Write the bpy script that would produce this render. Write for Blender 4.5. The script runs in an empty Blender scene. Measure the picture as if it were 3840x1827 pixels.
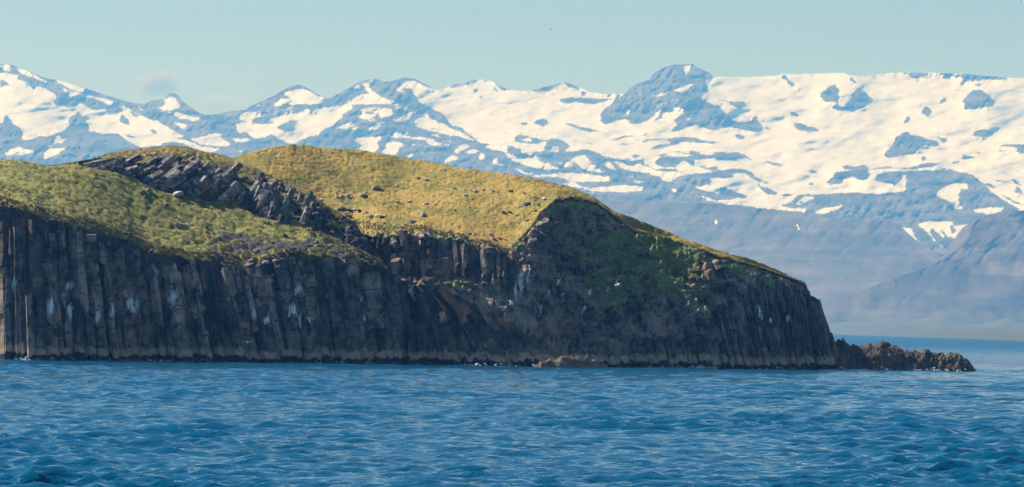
import bpy, bmesh, math, random
import numpy as np
from mathutils import Matrix, Vector
R = math.radians
rng = np.random.default_rng(7)
random.seed(7)
scene = bpy.context.scene
COL = scene.collection

# ------------------------------------------------------------------ camera
H = 6.5; F = 15360.0; CX, CY = 1920.0, 913.5; ROLL = R(1.0)
PITCH = math.atan((1222 - CY) / F)
cam_d = bpy.data.cameras.new('camera'); cam = bpy.data.objects.new('camera', cam_d); COL.objects.link(cam)
cam_d.sensor_width = 36; cam_d.lens = 36 * F / 3840; cam_d.clip_start = 1; cam_d.clip_end = 60000
M3 = Matrix.Rotation(R(90) + PITCH, 3, 'X') @ Matrix.Rotation(ROLL, 3, 'Z')
cam.matrix_world = Matrix.Translation((0, 0, H)) @ M3.to_4x4()
scene.camera = cam
# ------------------------------------------------------------------ sky, sun, exposure
SUN_EL, SUN_AZ = R(45), R(-63)          # azimuth from the view axis, negative = left
w = bpy.data.worlds.new('World'); scene.world = w; w.use_nodes = True
wn = w.node_tree; bg = wn.nodes['Background']
sky = wn.nodes.new('ShaderNodeTexSky'); sky.sky_type = 'NISHITA'; sky.sun_disc = False
sky.sun_elevation = SUN_EL; sky.sun_rotation = SUN_AZ
sky.air_density = 1.0; sky.dust_density = 0.0; sky.ozone_density = 4.0; sky.altitude = 0
wn.links.new(sky.outputs[0], bg.inputs[0]); bg.inputs[1].default_value = 0.05
sun_d = bpy.data.lights.new('sun', 'SUN'); sun = bpy.data.objects.new('sun', sun_d); COL.objects.link(sun)
sun_d.energy = 5.0; sun_d.angle = R(0.53); sun_d.color = (1.0, 0.955, 0.93)
SUNV = Vector((math.sin(SUN_AZ) * math.cos(SUN_EL), math.cos(SUN_AZ) * math.cos(SUN_EL), math.sin(SUN_EL)))
sun.rotation_euler = SUNV.to_track_quat('Z', 'Y').to_euler()
vs = scene.view_settings; vs.view_transform = 'Standard'; vs.look = 'None'; vs.gamma = 1; vs.use_curve_mapping = False
vs.exposure = 0.7
scene.cycles.volume_bounces = 0; scene.cycles.max_bounces = 6; scene.cycles.use_denoising = True; scene.cycles.denoising_prefilter = 'FAST'; scene.cycles.sample_clamp_direct = 6; scene.cycles.sample_clamp_indirect = 3

# ------------------------------------------------------------------ pixel rays -> world points
Mn = np.array(M3)
def ray(px, py):
    px, py = np.broadcast_arrays(np.asarray(px, float), np.asarray(py, float))
    v = np.stack([(px - CX) / F, -(py - CY) / F, -np.ones_like(px)], -1)
    return v @ Mn.T
def at(px, py, Y):
    v = ray(px, py); k = np.asarray(Y, float) / v[..., 1]
    return v * k[..., None] + np.array([0, 0, H])
def zdepth(px, py, z=0.0):
    v = ray(px, py); return (z - H) / v[..., 2] * v[..., 1]
def project(P):
    v = (P - np.array([0, 0, H])) @ Mn
    return CX + F * v[..., 0] / -v[..., 2], CY - F * v[..., 1] / -v[..., 2]
WLX = [-600, 0, 500, 1000, 1500, 2000, 2550, 3140, 3700]
WLY = [1345, 1350, 1354, 1361, 1367, 1376, 1382, 1387, 1396]
def D0(px): return zdepth(px, np.interp(px, WLX, WLY))

# ------------------------------------------------------------------ noise
def _h(ix, iy, iz, seed):
    n = (ix.astype(np.int64) * 374761393 + iy.astype(np.int64) * 668265263 + iz.astype(np.int64) * 2147483647 + seed * 144665) & 0xffffffff
    n = ((n ^ (n >> 13)) * 1274126177) & 0xffffffff
    n = ((n ^ (n >> 16)) * 2246822519) & 0xffffffff
    return ((n ^ (n >> 15)) & 0xffffff) / float(0xffffff)
def vnoise(p, seed=0):
    i = np.floor(p); f = p - i; f = f * f * f * (f * (f * 6 - 15) + 10); i = i.astype(np.int64)
    x, y, z = i[..., 0], i[..., 1], i[..., 2]; fx, fy, fz = f[..., 0], f[..., 1], f[..., 2]
    r = 0
    for a in (0, 1):
        for b in (0, 1):
            for c in (0, 1):
                r = r + _h(x + a, y + b, z + c, seed) * (fx if a else 1 - fx) * (fy if b else 1 - fy) * (fz if c else 1 - fz)
    return r * 2 - 1
def fbm(p, octs=4, seed=0, gain=.5, ridged=False):
    s = 0; a = 1; t = 0
    for k in range(octs):
        n = vnoise(p * 2.03 ** k + 17.3 * k, seed + k)
        if ridged: n = 1 - 2 * np.abs(n)
        s = s + n * a; t += a; a *= gain
    return s / t
def worley(p, seed=0):
    i = np.floor(p).astype(np.int64); best = np.full(p.shape[:-1], 9.0)
    for a in (-1, 0, 1):
        for b in (-1, 0, 1):
            cx, cy = i[..., 0] + a, i[..., 1] + b; z = np.zeros_like(cx)
            dx = cx + .1 + .8 * _h(cx, cy, z, seed) - p[..., 0]; dy = cy + .1 + .8 * _h(cx, cy, z, seed + 5) - p[..., 1]
            best = np.minimum(best, dx * dx + dy * dy)
    return np.sqrt(best)
def sst(x, a, b):
    t = np.clip((x - a) / (b - a), 0, 1); return t * t * (3 - 2 * t)
def XYZ(*a): return np.stack(np.broadcast_arrays(*a), -1).astype(float)

# ------------------------------------------------------------------ mesh helpers
def link(o, parent=None):
    COL.objects.link(o)
    if parent: o.parent = parent
    return o
def tag(o, label=None, cat=None, group=None, kind=None):
    for k, v in (('label', label), ('category', cat), ('group', group), ('kind', kind)):
        if v: o[k] = v
    return o
def empty(name, loc=(0, 0, 0)):
    o = bpy.data.objects.new(name, None); o.location = loc; return link(o)
def np_mesh(name, co, quads=None, tris=None, smooth=True, attrs=None):
    me = bpy.data.meshes.new(name); n = len(co)
    me.vertices.add(n); me.vertices.foreach_set('co', np.ascontiguousarray(co, np.float32).ravel())
    parts, tot = [], []
    if quads is not None and len(quads): parts.append(np.asarray(quads, np.int32).ravel()); tot.append(np.full(len(quads), 4, np.int32))
    if tris is not None and len(tris): parts.append(np.asarray(tris, np.int32).ravel()); tot.append(np.full(len(tris), 3, np.int32))
    vi = np.concatenate(parts); lt = np.concatenate(tot); ls = np.concatenate([[0], np.cumsum(lt)[:-1]]).astype(np.int32)
    me.loops.add(len(vi)); me.loops.foreach_set('vertex_index', vi)
    me.polygons.add(len(lt)); me.polygons.foreach_set('loop_start', ls)
    me.polygons.foreach_set('use_smooth', np.full(len(lt), smooth))
    me.update(calc_edges=True)
    for k, v in (attrs or {}).items():
        a = me.attributes.new(k, 'FLOAT', 'POINT'); a.data.foreach_set('value', np.ascontiguousarray(v, np.float32).ravel())
    return me
def grid_quads(nv, nu):
    i = np.arange(nv - 1)[:, None] * nu + np.arange(nu - 1)[None]
    return np.stack([i, i + 1, i + nu + 1, i + nu], -1).reshape(-1, 4)
def grid_obj(name, G, mat, parent=None, attrs=None, smooth=True):
    nv, nu = G.shape[:2]
    me = np_mesh(name, G.reshape(-1, 3), grid_quads(nv, nu), smooth=smooth, attrs=attrs)
    me.materials.append(mat)
    return link(bpy.data.objects.new(name, me), parent)
def normals(G):
    n = np.cross(np.gradient(G, axis=1), np.gradient(G, axis=0)); n /= np.linalg.norm(n, axis=-1, keepdims=True) + 1e-9
    return n

# ------------------------------------------------------------------ node helper
class NT:
    def __init__(s, name):
        s.m = bpy.data.materials.new(name); s.m.use_nodes = True; s.t = s.m.node_tree
        s.b = s.t.nodes['Principled BSDF']; s.out = s.t.nodes['Material Output']
    def n(s, typ, ins=None, **kw):
        nd = s.t.nodes.new('ShaderNode' + typ)
        for k, v in kw.items(): setattr(nd, k, v)
        for k, v in (ins or {}).items():
            if isinstance(v, bpy.types.NodeSocket): s.t.links.new(v, nd.inputs[k])
            elif v is not None: nd.inputs[k].default_value = v
        return nd
    def math(s, op, a, b=None, c=None, clamp=False):
        return s.n('Math', {0: a, 1: b, 2: c}, operation=op, use_clamp=clamp).outputs[0]
    def mr(s, v, a, b, c=0., d=1., smooth=True):
        nd = s.n('MapRange', {0: v, 1: a, 2: b, 3: c, 4: d}); nd.interpolation_type = 'SMOOTHSTEP' if smooth else 'LINEAR'; nd.clamp = True
        return nd.outputs[0]
    def pos(s): return s.n('NewGeometry').outputs['Position']
    def scaled(s, v, sc): return s.n('VectorMath', {0: v, 1: sc}, operation='MULTIPLY').outputs[0]
    def noise(s, v, scale, detail=4., rough=.55, dist=0.):
        return s.n('TexNoise', {'Vector': v, 'Scale': scale, 'Detail': detail, 'Roughness': rough, 'Distortion': dist}).outputs[0]
    def mix(s, f, a, b, mode='MIX'):
        nd = s.n('Mix', data_type='RGBA', blend_type=mode)
        for k, v in ((0, f), (6, a), (7, b)):
            if isinstance(v, bpy.types.NodeSocket): s.t.links.new(v, nd.inputs[k])
            elif k == 0: nd.inputs[0].default_value = v
            else: nd.inputs[k].default_value = (*v, 1) if len(v) == 3 else v
        return nd.outputs[2]
    def attr(s, name): return s.n('Attribute', attribute_name=name).outputs['Fac']
    def bump(s, h, strength=.5, dist=.1):
        nd = s.n('Bump', {'Height': h, 'Strength': strength, 'Distance': dist}); s.t.links.new(nd.outputs[0], s.b.inputs['Normal'])
    def set(s, **kw):
        for k, v in kw.items():
            k = k.replace('_', ' ')
            if isinstance(v, bpy.types.NodeSocket): s.t.links.new(v, s.b.inputs[k])
            else: s.b.inputs[k].default_value = (*v, 1) if isinstance(v, tuple) and len(v) == 3 else v
        return s.m

# ------------------------------------------------------------------ materials
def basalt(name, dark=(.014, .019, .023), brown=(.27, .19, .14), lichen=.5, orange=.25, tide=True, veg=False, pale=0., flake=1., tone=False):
    t = NT(name); p = t.pos(); z = t.n('SeparateXYZ', {0: p}).outputs[2]
    st = t.scaled(p, (1, 1, .4))
    n1 = t.noise(p, .35, 5); n2 = t.noise(st, 1.6, 5, .6); n3 = t.noise(p, 5, 3)
    c = t.mix(t.mr(t.math('ADD', n1, t.math('MULTIPLY', n2, .8)), .68, 1.12), dark, brown)
    rnd = t.n('ObjectInfo').outputs['Random']
    c = t.mix(1., c, t.n('CombineColor', {0: t.mr(rnd, 0, 1, .55, 1.5), 1: t.mr(rnd, 0, 1, .6, 1.4), 2: t.mr(rnd, 0, 1, .64, 1.34)}).outputs[0], 'MULTIPLY')
    if tone:
        tv = t.mr(t.attr('tone'), 0, 1, .3, 1.5, False); c = t.mix(1., c, t.n('CombineColor', {0: tv, 1: tv, 2: tv}).outputs[0], 'MULTIPLY')
    if tone:
        cr = t.math('PINGPONG', t.math('ADD', t.math('MULTIPLY', z, .62), t.math('ADD', t.math('MULTIPLY', rnd, 9.0), t.math('MULTIPLY', t.noise(p, .5, 3), 1.6))), 1.0)
        c = t.mix(t.math('MULTIPLY', t.mr(cr, .10, .03), .75), c, (.008, .010, .012))
    if pale:
        c = t.mix(t.math('MULTIPLY', t.mr(t.noise(p, 1.7, 6, .65), .46, .62), pale), c, (.50, .50, .49))
    yl = t.mr(t.noise(st, 1.1, 6, .65), .56, .69)
    c = t.mix(t.math('MULTIPLY', yl, lichen), c, (.15, .15, .045))
    og = t.mr(t.noise(t.scaled(p, (1, 1, .6)), .8, 6, .7), .63, .73)
    c = t.mix(t.math('MULTIPLY', og, orange), c, (.27, .115, .03))
    wh = t.mr(t.noise(st, 3.4, 4, .6), .68, .76)
    c = t.mix(t.math('MULTIPLY', wh, .3), c, (.32, .33, .33))
    if veg:
        v = t.mr(t.math('MULTIPLY_ADD', t.attr('veg'), 1.5, t.math('MULTIPLY', t.math('SUBTRACT', t.noise(p, 1.3, 6, .7), .5), 1.5)), .35, .6)
        gcol = t.mix(t.mr(t.noise(p, .9, 4), .35, .65), (.10, .15, .045), (.24, .26, .08))
        c = t.mix(v, c, gcol)
    if tide:
        zz = t.math('ADD', z, t.math('ADD', t.math('MULTIPLY', t.math('SUBTRACT', t.noise(p, .9, 5, .65), .5), 2.4), t.math('MULTIPLY', t.math('SUBTRACT', rnd, .5), .7)))
        al = t.math('MULTIPLY', t.mr(zz, 5.0, 2.2), t.mr(t.noise(t.scaled(p, (1, 1, .3)), 1.5, 4, .6), .46, .62))
        c = t.mix(t.math('MULTIPLY', al, .9), c, (.17, .20, .08))
        c = t.mix(t.math('MULTIPLY', t.mr(zz, 2.3, 1.7), t.mr(t.noise(st, 1.3, 4, .6), .36, .56, .65, 1.0)), c, t.mix(n3, (.34, .225, .145), (.62, .45, .31)))
        c = t.mix(t.mr(zz, 1.0, .75), c, (.018, .012, .011))
    g = t.math('ADD', t.attr('guano'), t.math('MULTIPLY', t.math('SUBTRACT', t.noise(t.scaled(p, (5.5, 5.5, .5)), 1.0, 4, .65), .5), 2.4))
    c = t.mix(t.math('MULTIPLY', t.mr(g, .36, .62), t.mr(t.attr('guano'), .05, .2)), c, (.86, .87, .85))
    t.bump(t.math('ADD', t.math('MULTIPLY', n2, .8), t.math('MULTIPLY', n3, .35)), .8, .25 * flake)
    return t.set(Base_Color=c, Roughness=.85)
M_bas = basalt('basalt_column', tone=True, lichen=.9); M_basD = basalt('shade_toned_dome_basalt', brown=(.115, .088, .07), tone=True, lichen=.6); M_basR = basalt('buttress_basalt', brown=(.19, .14, .108), tone=True, lichen=.8); M_wall = basalt('basalt_wall', brown=(.07, .06, .052)); M_basT = basalt('shade_toned_rough_basalt', brown=(.15, .112, .09), lichen=.5, orange=.5, tone=True)  # dome and upper-cliff browns lowered: their deeper shade is put into the colour
M_basC = basalt('rough_basalt', brown=(.26, .20, .155), lichen=.6, orange=.6, veg=True)
M_ridge = basalt('lichened_ridge_rock', dark=(.035, .033, .032), brown=(.12, .105, .092), lichen=.4, orange=.08, tide=False, pale=.6)
M_stone = basalt('pale_stone', dark=(.30, .29, .27), brown=(.55, .52, .48), lichen=.3, orange=.1, tide=False, pale=.7)
M_dstone = basalt('dark_stone', dark=(.055, .047, .042), brown=(.24, .185, .145), lichen=.35, orange=.35, tide=False)
M_reef = basalt('weedy_reef_rock', dark=(.022, .018, .014), brown=(.10, .072, .044), lichen=.55, orange=.3, tide=False)
M_reefl = basalt('tan_reef_rock', dark=(.11, .075, .045), brown=(.30, .215, .13), lichen=.5, orange=.2, tide=False)

def grass_mat(name, green, gold, brown, fine=1., lo=.40, hi=.60, tip=0.):
    t = NT(name); p = t.pos()
    n1 = t.noise(p, .16, 5, .6); n2 = t.noise(p, 1.1 * fine, 6, .65); n3 = t.noise(p, 5 * fine, 4, .7)
    c = t.mix(t.mr(t.math('ADD', n1, t.math('MULTIPLY', t.math('SUBTRACT', n2, .5), .9)), lo, hi), green, gold)
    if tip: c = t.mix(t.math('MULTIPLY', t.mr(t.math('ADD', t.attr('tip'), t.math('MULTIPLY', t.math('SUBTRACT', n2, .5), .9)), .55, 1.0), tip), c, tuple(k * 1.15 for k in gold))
    c = t.mix(t.mr(n2, .54, .72), c, brown)
    c = t.mix(t.math('MULTIPLY', t.mr(n3, .52, .68), .55), c, tuple(min(1, k * 1.45) for k in gold))
    c = t.mix(t.math('MULTIPLY', t.mr(n3, .48, .32), .5), c, tuple(k * .55 for k in green))
    rock = t.mix(t.mr(t.noise(p, 1.5, 5, .65), .4, .62), (.018, .020, .021), (.085, .075, .066))
    gf = t.math('ADD', t.attr('grass'), t.math('MULTIPLY', t.math('SUBTRACT', t.noise(p, .9, 6, .7), .5), 1.2))
    c = t.mix(t.mr(gf, .42, .58), rock, c)
    t.bump(t.math('ADD', t.math('MULTIPLY', n3, .6), t.math('MULTIPLY', n2, 1.5)), .6, .10)
    return t.set(Base_Color=c, Roughness=.9)
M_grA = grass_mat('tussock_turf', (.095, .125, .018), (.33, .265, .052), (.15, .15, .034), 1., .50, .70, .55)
M_grB = grass_mat('ridge_turf', (.12, .125, .020), (.28, .205, .048), (.18, .12, .036))
M_grC = grass_mat('golden_turf', (.165, .155, .019), (.39, .262, .050), (.27, .168, .038), 1.3)
def blade_mat():
    t = NT('grass_blades'); a = t.attr('tint'); b = t.attr('height')
    c = t.mix(t.mr(a, .2, .9, smooth=False), (.14, .145, .018), (.38, .265, .05))
    c = t.mix(t.math('MULTIPLY', b, .5), c, (.38, .29, .09))
    up = t.n('Mix', data_type='VECTOR'); up.inputs[0].default_value = .7; t.t.links.new(t.n('NewGeometry').outputs['Normal'], up.inputs[4]); up.inputs[5].default_value = (0, 0, 1)
    nn = t.n('VectorMath', {0: up.outputs[1]}, operation='NORMALIZE').outputs[0]; t.t.links.new(nn, t.b.inputs['Normal'])
    return t.set(Base_Color=c, Roughness=.8)
M_blade = blade_mat()

def water_mat():
    t = NT('sea_water'); p = t.pos()
    xy = t.scaled(p, (1, 1, 0))
    gust = t.mr(t.noise(t.scaled(p, (.02, .009, 0)), 1.0, 4, .6), .30, .68, .45, 1.1)
    a = t.noise(t.scaled(xy, (1.5, 3.6, 0)), 1.0, 4, .6, .3)
    b = t.noise(t.scaled(xy, (.4, 1.0, 0)), 1.0, 3, .5)
    h = t.math('ADD', t.math('MULTIPLY', a, .16), t.math('MULTIPLY', b, .42))
    nd = t.n('Bump', {'Height': t.math('MULTIPLY', h, gust), 'Strength': 1.0, 'Distance': 1.0}); t.t.links.new(nd.outputs[0], t.b.inputs['Normal'])
    far = t.mr(t.n('VectorMath', {0: xy}, operation='LENGTH').outputs['Value'], 350, 2600, .03, .42)
    return t.set(Base_Color=(.000, .072, .158), Roughness=far, IOR=1.33)
M_water = water_mat()

def mountain_mat():
    t = NT('snow_and_rock'); p = t.pos()
    n1 = t.noise(p, .006, 5, .6); n2 = t.noise(p, .03, 5, .65); st = t.noise(t.scaled(p, (.03, .004, .004)), 1., 5, .6)
    rock = t.mix(t.mr(t.math('ADD', n1, t.math('MULTIPLY', st, .6)), .6, 1.0), (.010, .011, .013), (.12, .105, .095))
    f = t.math('ADD', t.attr('snow'), t.math('ADD', t.math('MULTIPLY', t.math('SUBTRACT', n2, .5), .9), t.math('MULTIPLY', t.math('SUBTRACT', t.noise(t.scaled(p, (.07, .03, .10)), 1., 6, .75), .5), 2.4)))
    f = t.math('SUBTRACT', f, t.math('MULTIPLY', t.mr(t.noise(t.scaled(p, (.012, .008, .03)), 1., 6, .65), .66, .70), .75))
    snow = t.mix(t.mr(n1, .3, .7), (.51, .53, .57), (.60, .615, .65))
    return t.set(Base_Color=t.mix(t.mr(f, .46, .54), rock, snow), Roughness=.9)
M_mtn = mountain_mat()
def hill_mat():
    t = NT('bare_hillside'); p = t.pos()
    n1 = t.noise(p, .004, 6, .6); st = t.noise(t.scaled(p, (.03, .006, .004)), 1., 6, .65); n2 = t.noise(p, .02, 5, .6)
    c = t.mix(t.mr(t.math('ADD', n1, t.math('MULTIPLY', st, .7)), .65, 1.05), (.045, .042, .04), (.12, .098, .075))
    z = t.n('SeparateXYZ', {0: p}).outputs[2]
    c = t.mix(t.math('MULTIPLY', t.mr(t.math('ADD', z, t.math('MULTIPLY', n2, 60)), 110, 50), .9), c, t.mix(n2, (.04, .06, .035), (.07, .08, .05)))
    ly = t.noise(t.n('CombineXYZ', {0: t.math('MULTIPLY', n2, 1.5), 2: t.math('MULTIPLY', z, .045)}).outputs[0], 1.0, 3, .6)
    c = t.mix(1., c, t.n('CombineColor', {0: t.mr(ly, .35, .65, .8, 1.22), 1: t.mr(ly, .35, .65, .82, 1.2), 2: t.mr(ly, .35, .65, .84, 1.18)}).outputs[0], 'MULTIPLY')
    f = t.math('ADD', t.attr('snow'), t.math('MULTIPLY', t.math('SUBTRACT', n2, .5), .4))
    c = t.mix(t.mr(f, .46, .54), c, (.72, .72, .72))
    return t.set(Base_Color=c, Roughness=.95)
M_hill = hill_mat()

# ------------------------------------------------------------------ sea
def build_sea():
    th = np.concatenate([R(-89) * np.array([1, .8, .6, .4, .25]), R(1) * np.array([-15, -11]), np.linspace(R(-8.6), R(8.6), 520), R(1) * np.array([11, 15]), R(89) * np.array([.25, .4, .6, .8, 1])])
    r = np.concatenate([[4, 20, 60, 100], np.geomspace(140, 900, 1000), np.geomspace(910, 22000, 150)])
    RR, TT = np.meshgrid(r, th, indexing='ij')
    X, Y = RR * np.sin(TT), RR * np.cos(TT); Z = np.zeros_like(X)
    dr = np.gradient(r)[:, None]
    fade = sst(np.abs(TT), R(9.5), R(8.4)) * sst(RR, 120, 145) * sst(RR, 1400, 700)
    amp_mod = .6 + .75 * sst(fbm(XYZ(X * .035, Y * .014, Z), 4, 40, .6), -.35, .45)
    g = np.random.default_rng(3); dX = np.zeros_like(X); dY = np.zeros_like(X)
    for k in range(64):
        lam = .55 * (12 / .55) ** (k / 63) * g.uniform(.9, 1.1)
        ang = R(-97) + g.normal(0, R(22)); kx, ky = math.cos(ang) * 2 * math.pi / lam, math.sin(ang) * 2 * math.pi / lam
        A = .0235 * lam ** .28 * g.uniform(.6, 1.4) * (1 if lam < 4 else (4 / lam) ** 1.2)
        Aq = A * fade * amp_mod * sst(lam / dr, 1.8, 3.6)
        ph = kx * X + ky * Y + g.uniform(0, 6.283)
        s, c = np.sin(ph), np.cos(ph)
        Z += Aq * c; dX -= Aq * s * math.cos(ang) * .6; dY -= Aq * s * math.sin(ang) * .6
    o = grid_obj('sea', np.stack([X + dX, Y + dY, Z], -1), M_water)
    return tag(o, 'wind-rippled deep blue sea filling the foreground', 'sea', kind='structure')
build_sea()

# ------------------------------------------------------------------ snow mask (outlines of snow fields and bare rock on the range)
CROPS = {1: (0, 200, 2.452), 2: (900, 250, 2.452), 3: (1800, 200, 2.043), 4: (2700, 230, 2.151), 5: (2300, 700, 1.6727)}
SN = []
def S(c, v, *flat):
    ox, oy, k = CROPS[c]; SN.append((v, [(ox + flat[i] / k, oy + flat[i + 1] / k) for i in range(0, len(flat), 2)]))
# big fields first
S(3,1, 0,195,100,215,200,280,360,280,620,225,800,260,950,300,1110,300,1400,320,1790,150,2043,170,2043,770,1800,755,1560,745,1430,765,1330,790,1220,820,1100,815,980,800,860,745,780,735,740,750,640,760,500,745,400,760,330,740,250,715,150,700,0,690)
S(4,1, 0,100,480,90,1020,70,1200,90,1500,70,1800,85,2800,110,2800,1300,2452,1226,2350,1160,2200,1060,2050,920,1880,880,1500,885,1500,1045,1280,1070,1100,1060,860,1070,640,1075,560,1140,490,1160,600,1185,700,1190,690,1220,500,1200,300,1180,0,1130)
S(2,1, 1435,205,1480,185,1530,135,1580,130,1640,150,1700,180,1780,200,1850,215,1950,170,2050,155,2100,155,2130,115,2180,110,2260,120,2340,150,2452,190,2452,730,2330,710,2200,690,2150,650,2060,590,2040,560,1950,540,1930,520,1870,440,1800,400,1720,370,1660,345,1640,300,1600,260,1580,210,1545,190,1490,240,1440,225)
# left mountain
S(1,1, 0,110,60,97,95,110,95,150,110,160,60,165,0,140)
S(1,1, 160,130,200,135,290,185,350,215,400,245,455,275,465,292,430,285,360,245,300,215,265,222,200,185,165,165)
S(1,1, -200,200,0,190,50,178,130,195,180,208,150,235,200,250,265,275,280,310,325,335,330,300,400,315,450,340,500,370,522,400,510,430,470,440,500,465,600,490,640,500,690,500,735,455,750,490,720,530,690,560,640,600,640,630,600,660,660,640,600,690,570,720,500,740,420,765,370,755,290,790,210,800,200,770,205,720,190,690,110,650,105,610,75,570,45,585,25,640,0,640,-200,600)
S(1,0, 0,250,40,240,70,270,95,310,40,290,0,330); S(1,0, 215,355,235,355,230,370); S(1,0, 355,385,370,388,385,410,370,405); S(1,0, 110,295,135,300,140,320,120,315)
S(1,1, 45,930,90,885,180,860,240,885,310,895,320,910,270,920,190,935,60,938)
S(1,1, 405,975,405,930,430,885,495,870,560,880,620,862,590,885,540,920,480,950,425,978)
S(1,1, 505,800,520,765,560,755,565,780,555,800,640,775,640,785,560,825,500,835,440,875,410,880,430,855,505,825)
S(1,1, 465,228,560,240,650,280,770,312,775,335,740,335,820,355,790,365,700,345,620,320,560,280)
S(1,1, 475,280,560,310,640,350,700,360,760,375,840,395,900,405,960,415,1040,440,1045,450,1020,470,960,465,920,430,850,410,760,410,710,410,640,395,600,370,575,345,590,335)
S(1,1, 735,455,800,490,850,520,900,520,970,515,985,570,1050,560,1105,545,1140,520,1110,490,1130,480,1190,510,1250,540,1320,580,1400,610,1440,620,1500,660,1600,720,1690,750,1680,770,1600,775,1640,790,1700,800,1830,850,2030,880,1990,895,1900,915,1830,890,1680,830,1600,815,1520,820,1480,840,1380,860,1290,865,1200,820,1110,760,1080,740,1000,740,920,735,850,720,810,705,830,680,800,640,790,620,840,600,800,580,745,575,705,530)
S(1,0, 1110,560,1160,580,1180,620,1190,660,1140,650,1100,620); S(1,0, 1190,520,1240,545,1290,590,1230,580,1195,545); S(1,0, 1375,700,1400,695,1440,720,1460,745,1400,742); S(1,0, 1120,745,1200,750,1255,770,1200,778)
S(1,0, 960,598,980,600,975,612); S(1,0, 1230,652,1250,655,1240,668); S(1,0, 1255,785,1280,800,1265,800)
S(1,1, 1500,430,1545,405,1600,405,1625,430,1650,470,1655,500,1600,520,1540,520,1420,500,1480,490,1530,470)
S(1,1, 1440,515,1500,520,1560,535,1640,545,1700,565,1760,580,1850,590,1860,605,1780,625,1700,610,1640,595,1590,555)
S(1,1, 1590,635,1660,640,1730,665,1690,695,1650,680); S(1,1, 1730,785,1830,780,1950,735,2045,745,2045,780,2095,820,2130,840,2060,860,1960,850,1870,840,1800,815)
S(1,1, 1255,495,1300,500,1325,520,1290,520); S(1,1, 1310,475,1365,490,1330,492); S(1,1, 1865,568,1900,575,1870,582); S(1,1, 955,825,985,830,980,860); S(1,1, 1690,718,1730,720,1700,732)
S(1,1, 2040,580,2120,555,2170,553,2120,572); S(1,1, 2070,742,2110,742,2090,752); S(1,1, 2180,905,2240,890,2215,920)
# middle peaks
S(2,1, 0,450,60,425,150,420,210,435,225,455,150,470,105,490,110,520,160,530,260,530,340,510,265,500,280,480,360,460,440,440,520,430,590,410,620,385,650,395,640,430,625,455,660,440,680,400,760,375,860,365,960,355,1045,365,1035,385,970,420,940,450,955,465,910,490,860,540,820,560,740,600,730,620,650,640,560,670,520,710,440,710,400,680,330,640,280,625,220,655,150,660,120,650,75,625,60,600,20,605,0,610,-30,590,-30,500)
S(2,0, 330,560,400,520,480,495,555,500,500,545,520,580,450,598,380,585); S(2,0, -30,480,70,500,60,515,-30,515)
S(2,1, -60,660,60,660,120,675,60,690,-60,695)
S(2,1, 410,245,460,225,570,205,650,230,700,265,800,300,760,335,700,345,580,345,480,360,430,335,370,360,305,365,310,350,350,320,370,295,460,300,455,280,415,265); S(2,0, 580,325,640,332,600,340)
S(2,1, 325,295,365,270,355,290,335,300); S(2,1, 160,350,190,345,190,368,165,370); S(2,1, 290,410,440,385,500,370,480,390,400,405); S(2,1, 390,425,500,405,490,420,420,432); S(2,1, 285,435,340,428,320,442)
S(2,1, 1125,145,1190,150,1185,190,1240,240,1300,280,1350,300,1420,320,1505,350,1300,347,1100,347,950,347,1040,300,1100,260,1180,245,1230,270,1150,210)
S(2,1, 1035,210,1070,175,1105,170,1090,200,1050,220); S(2,1, 1190,130,1210,115,1225,130,1200,145)
S(2,0, 1930,195,1980,165,2100,150,2095,172,2000,175,1950,200); S(2,0, 2135,200,2180,210,2195,245,2150,230); S(2,0, 2120,270,2170,280,2140,290); S(2,0, 2220,285,2250,290,2230,303); S(2,0, 2320,185,2360,210,2390,240,2330,225); S(2,0, 2340,140,2452,205,2452,230,2390,200)
S(2,1, 1065,440,1100,400,1160,380,1260,375,1400,385,1390,415,1415,430,1360,465,1280,475,1300,445,1180,470,1260,480,1200,495,1140,490,1100,465); S(2,0, 1140,420,1190,408,1235,425,1200,442,1150,440); S(2,0, 1240,395,1270,385,1295,400,1260,415)
S(2,1, 1390,380,1450,370,1550,378,1615,388,1500,390); S(2,1, 1140,525,1250,488,1260,497,1200,515)
S(2,1, 1385,490,1450,480,1550,440,1525,428,1600,420,1635,435,1580,465,1500,500,1420,503)
S(2,1, 860,575,950,535,1020,520,1085,515,1050,545,960,570); S(2,1, 960,590,1040,560,1100,550,1070,575,980,598); S(2,1, 1060,610,1150,570,1270,520,1335,510,1300,550,1220,600,1100,632)
S(2,1, 1345,520,1370,515,1365,532); S(2,1, 1495,610,1550,598,1560,610,1530,622)
S(2,1, 1580,540,1650,545,1610,510,1640,470,1690,460,1700,420,1740,460,1800,510,1860,520,1930,545,1900,550,1950,575,2020,590,2060,620,2150,670,2240,700,2100,670,2000,640,1900,625,1800,600,1700,580)
S(2,1, 1695,395,1745,425,1720,427)
S(2,1, 1050,680,1090,650,1180,650,1260,640,1340,630,1410,640,1420,610,1500,620,1560,650,1680,645,1700,655,1810,670,1790,690,1870,710,1800,735,1740,720,1700,672,1560,667,1450,652,1310,637,1300,670,1260,700,1280,740,1240,790,1090,760,1110,720,1100,700)
S(2,1, 1300,795,1350,740,1330,720,1400,685,1450,690,1515,715,1480,745,1430,800,1400,815); S(2,1, 1720,618,1800,625,1895,657,1820,652); S(2,1, 1515,825,1590,790,1595,810,1560,840)
S(2,1, 1570,715,1612,708,1600,732); S(2,1, 1680,750,1725,735,1700,757); S(2,1, 1660,800,1700,770,1690,795,1665,815); S(2,1, 1885,675,1950,685,1920,694); S(2,1, 1865,730,1890,710,1935,715,1920,733)
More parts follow.
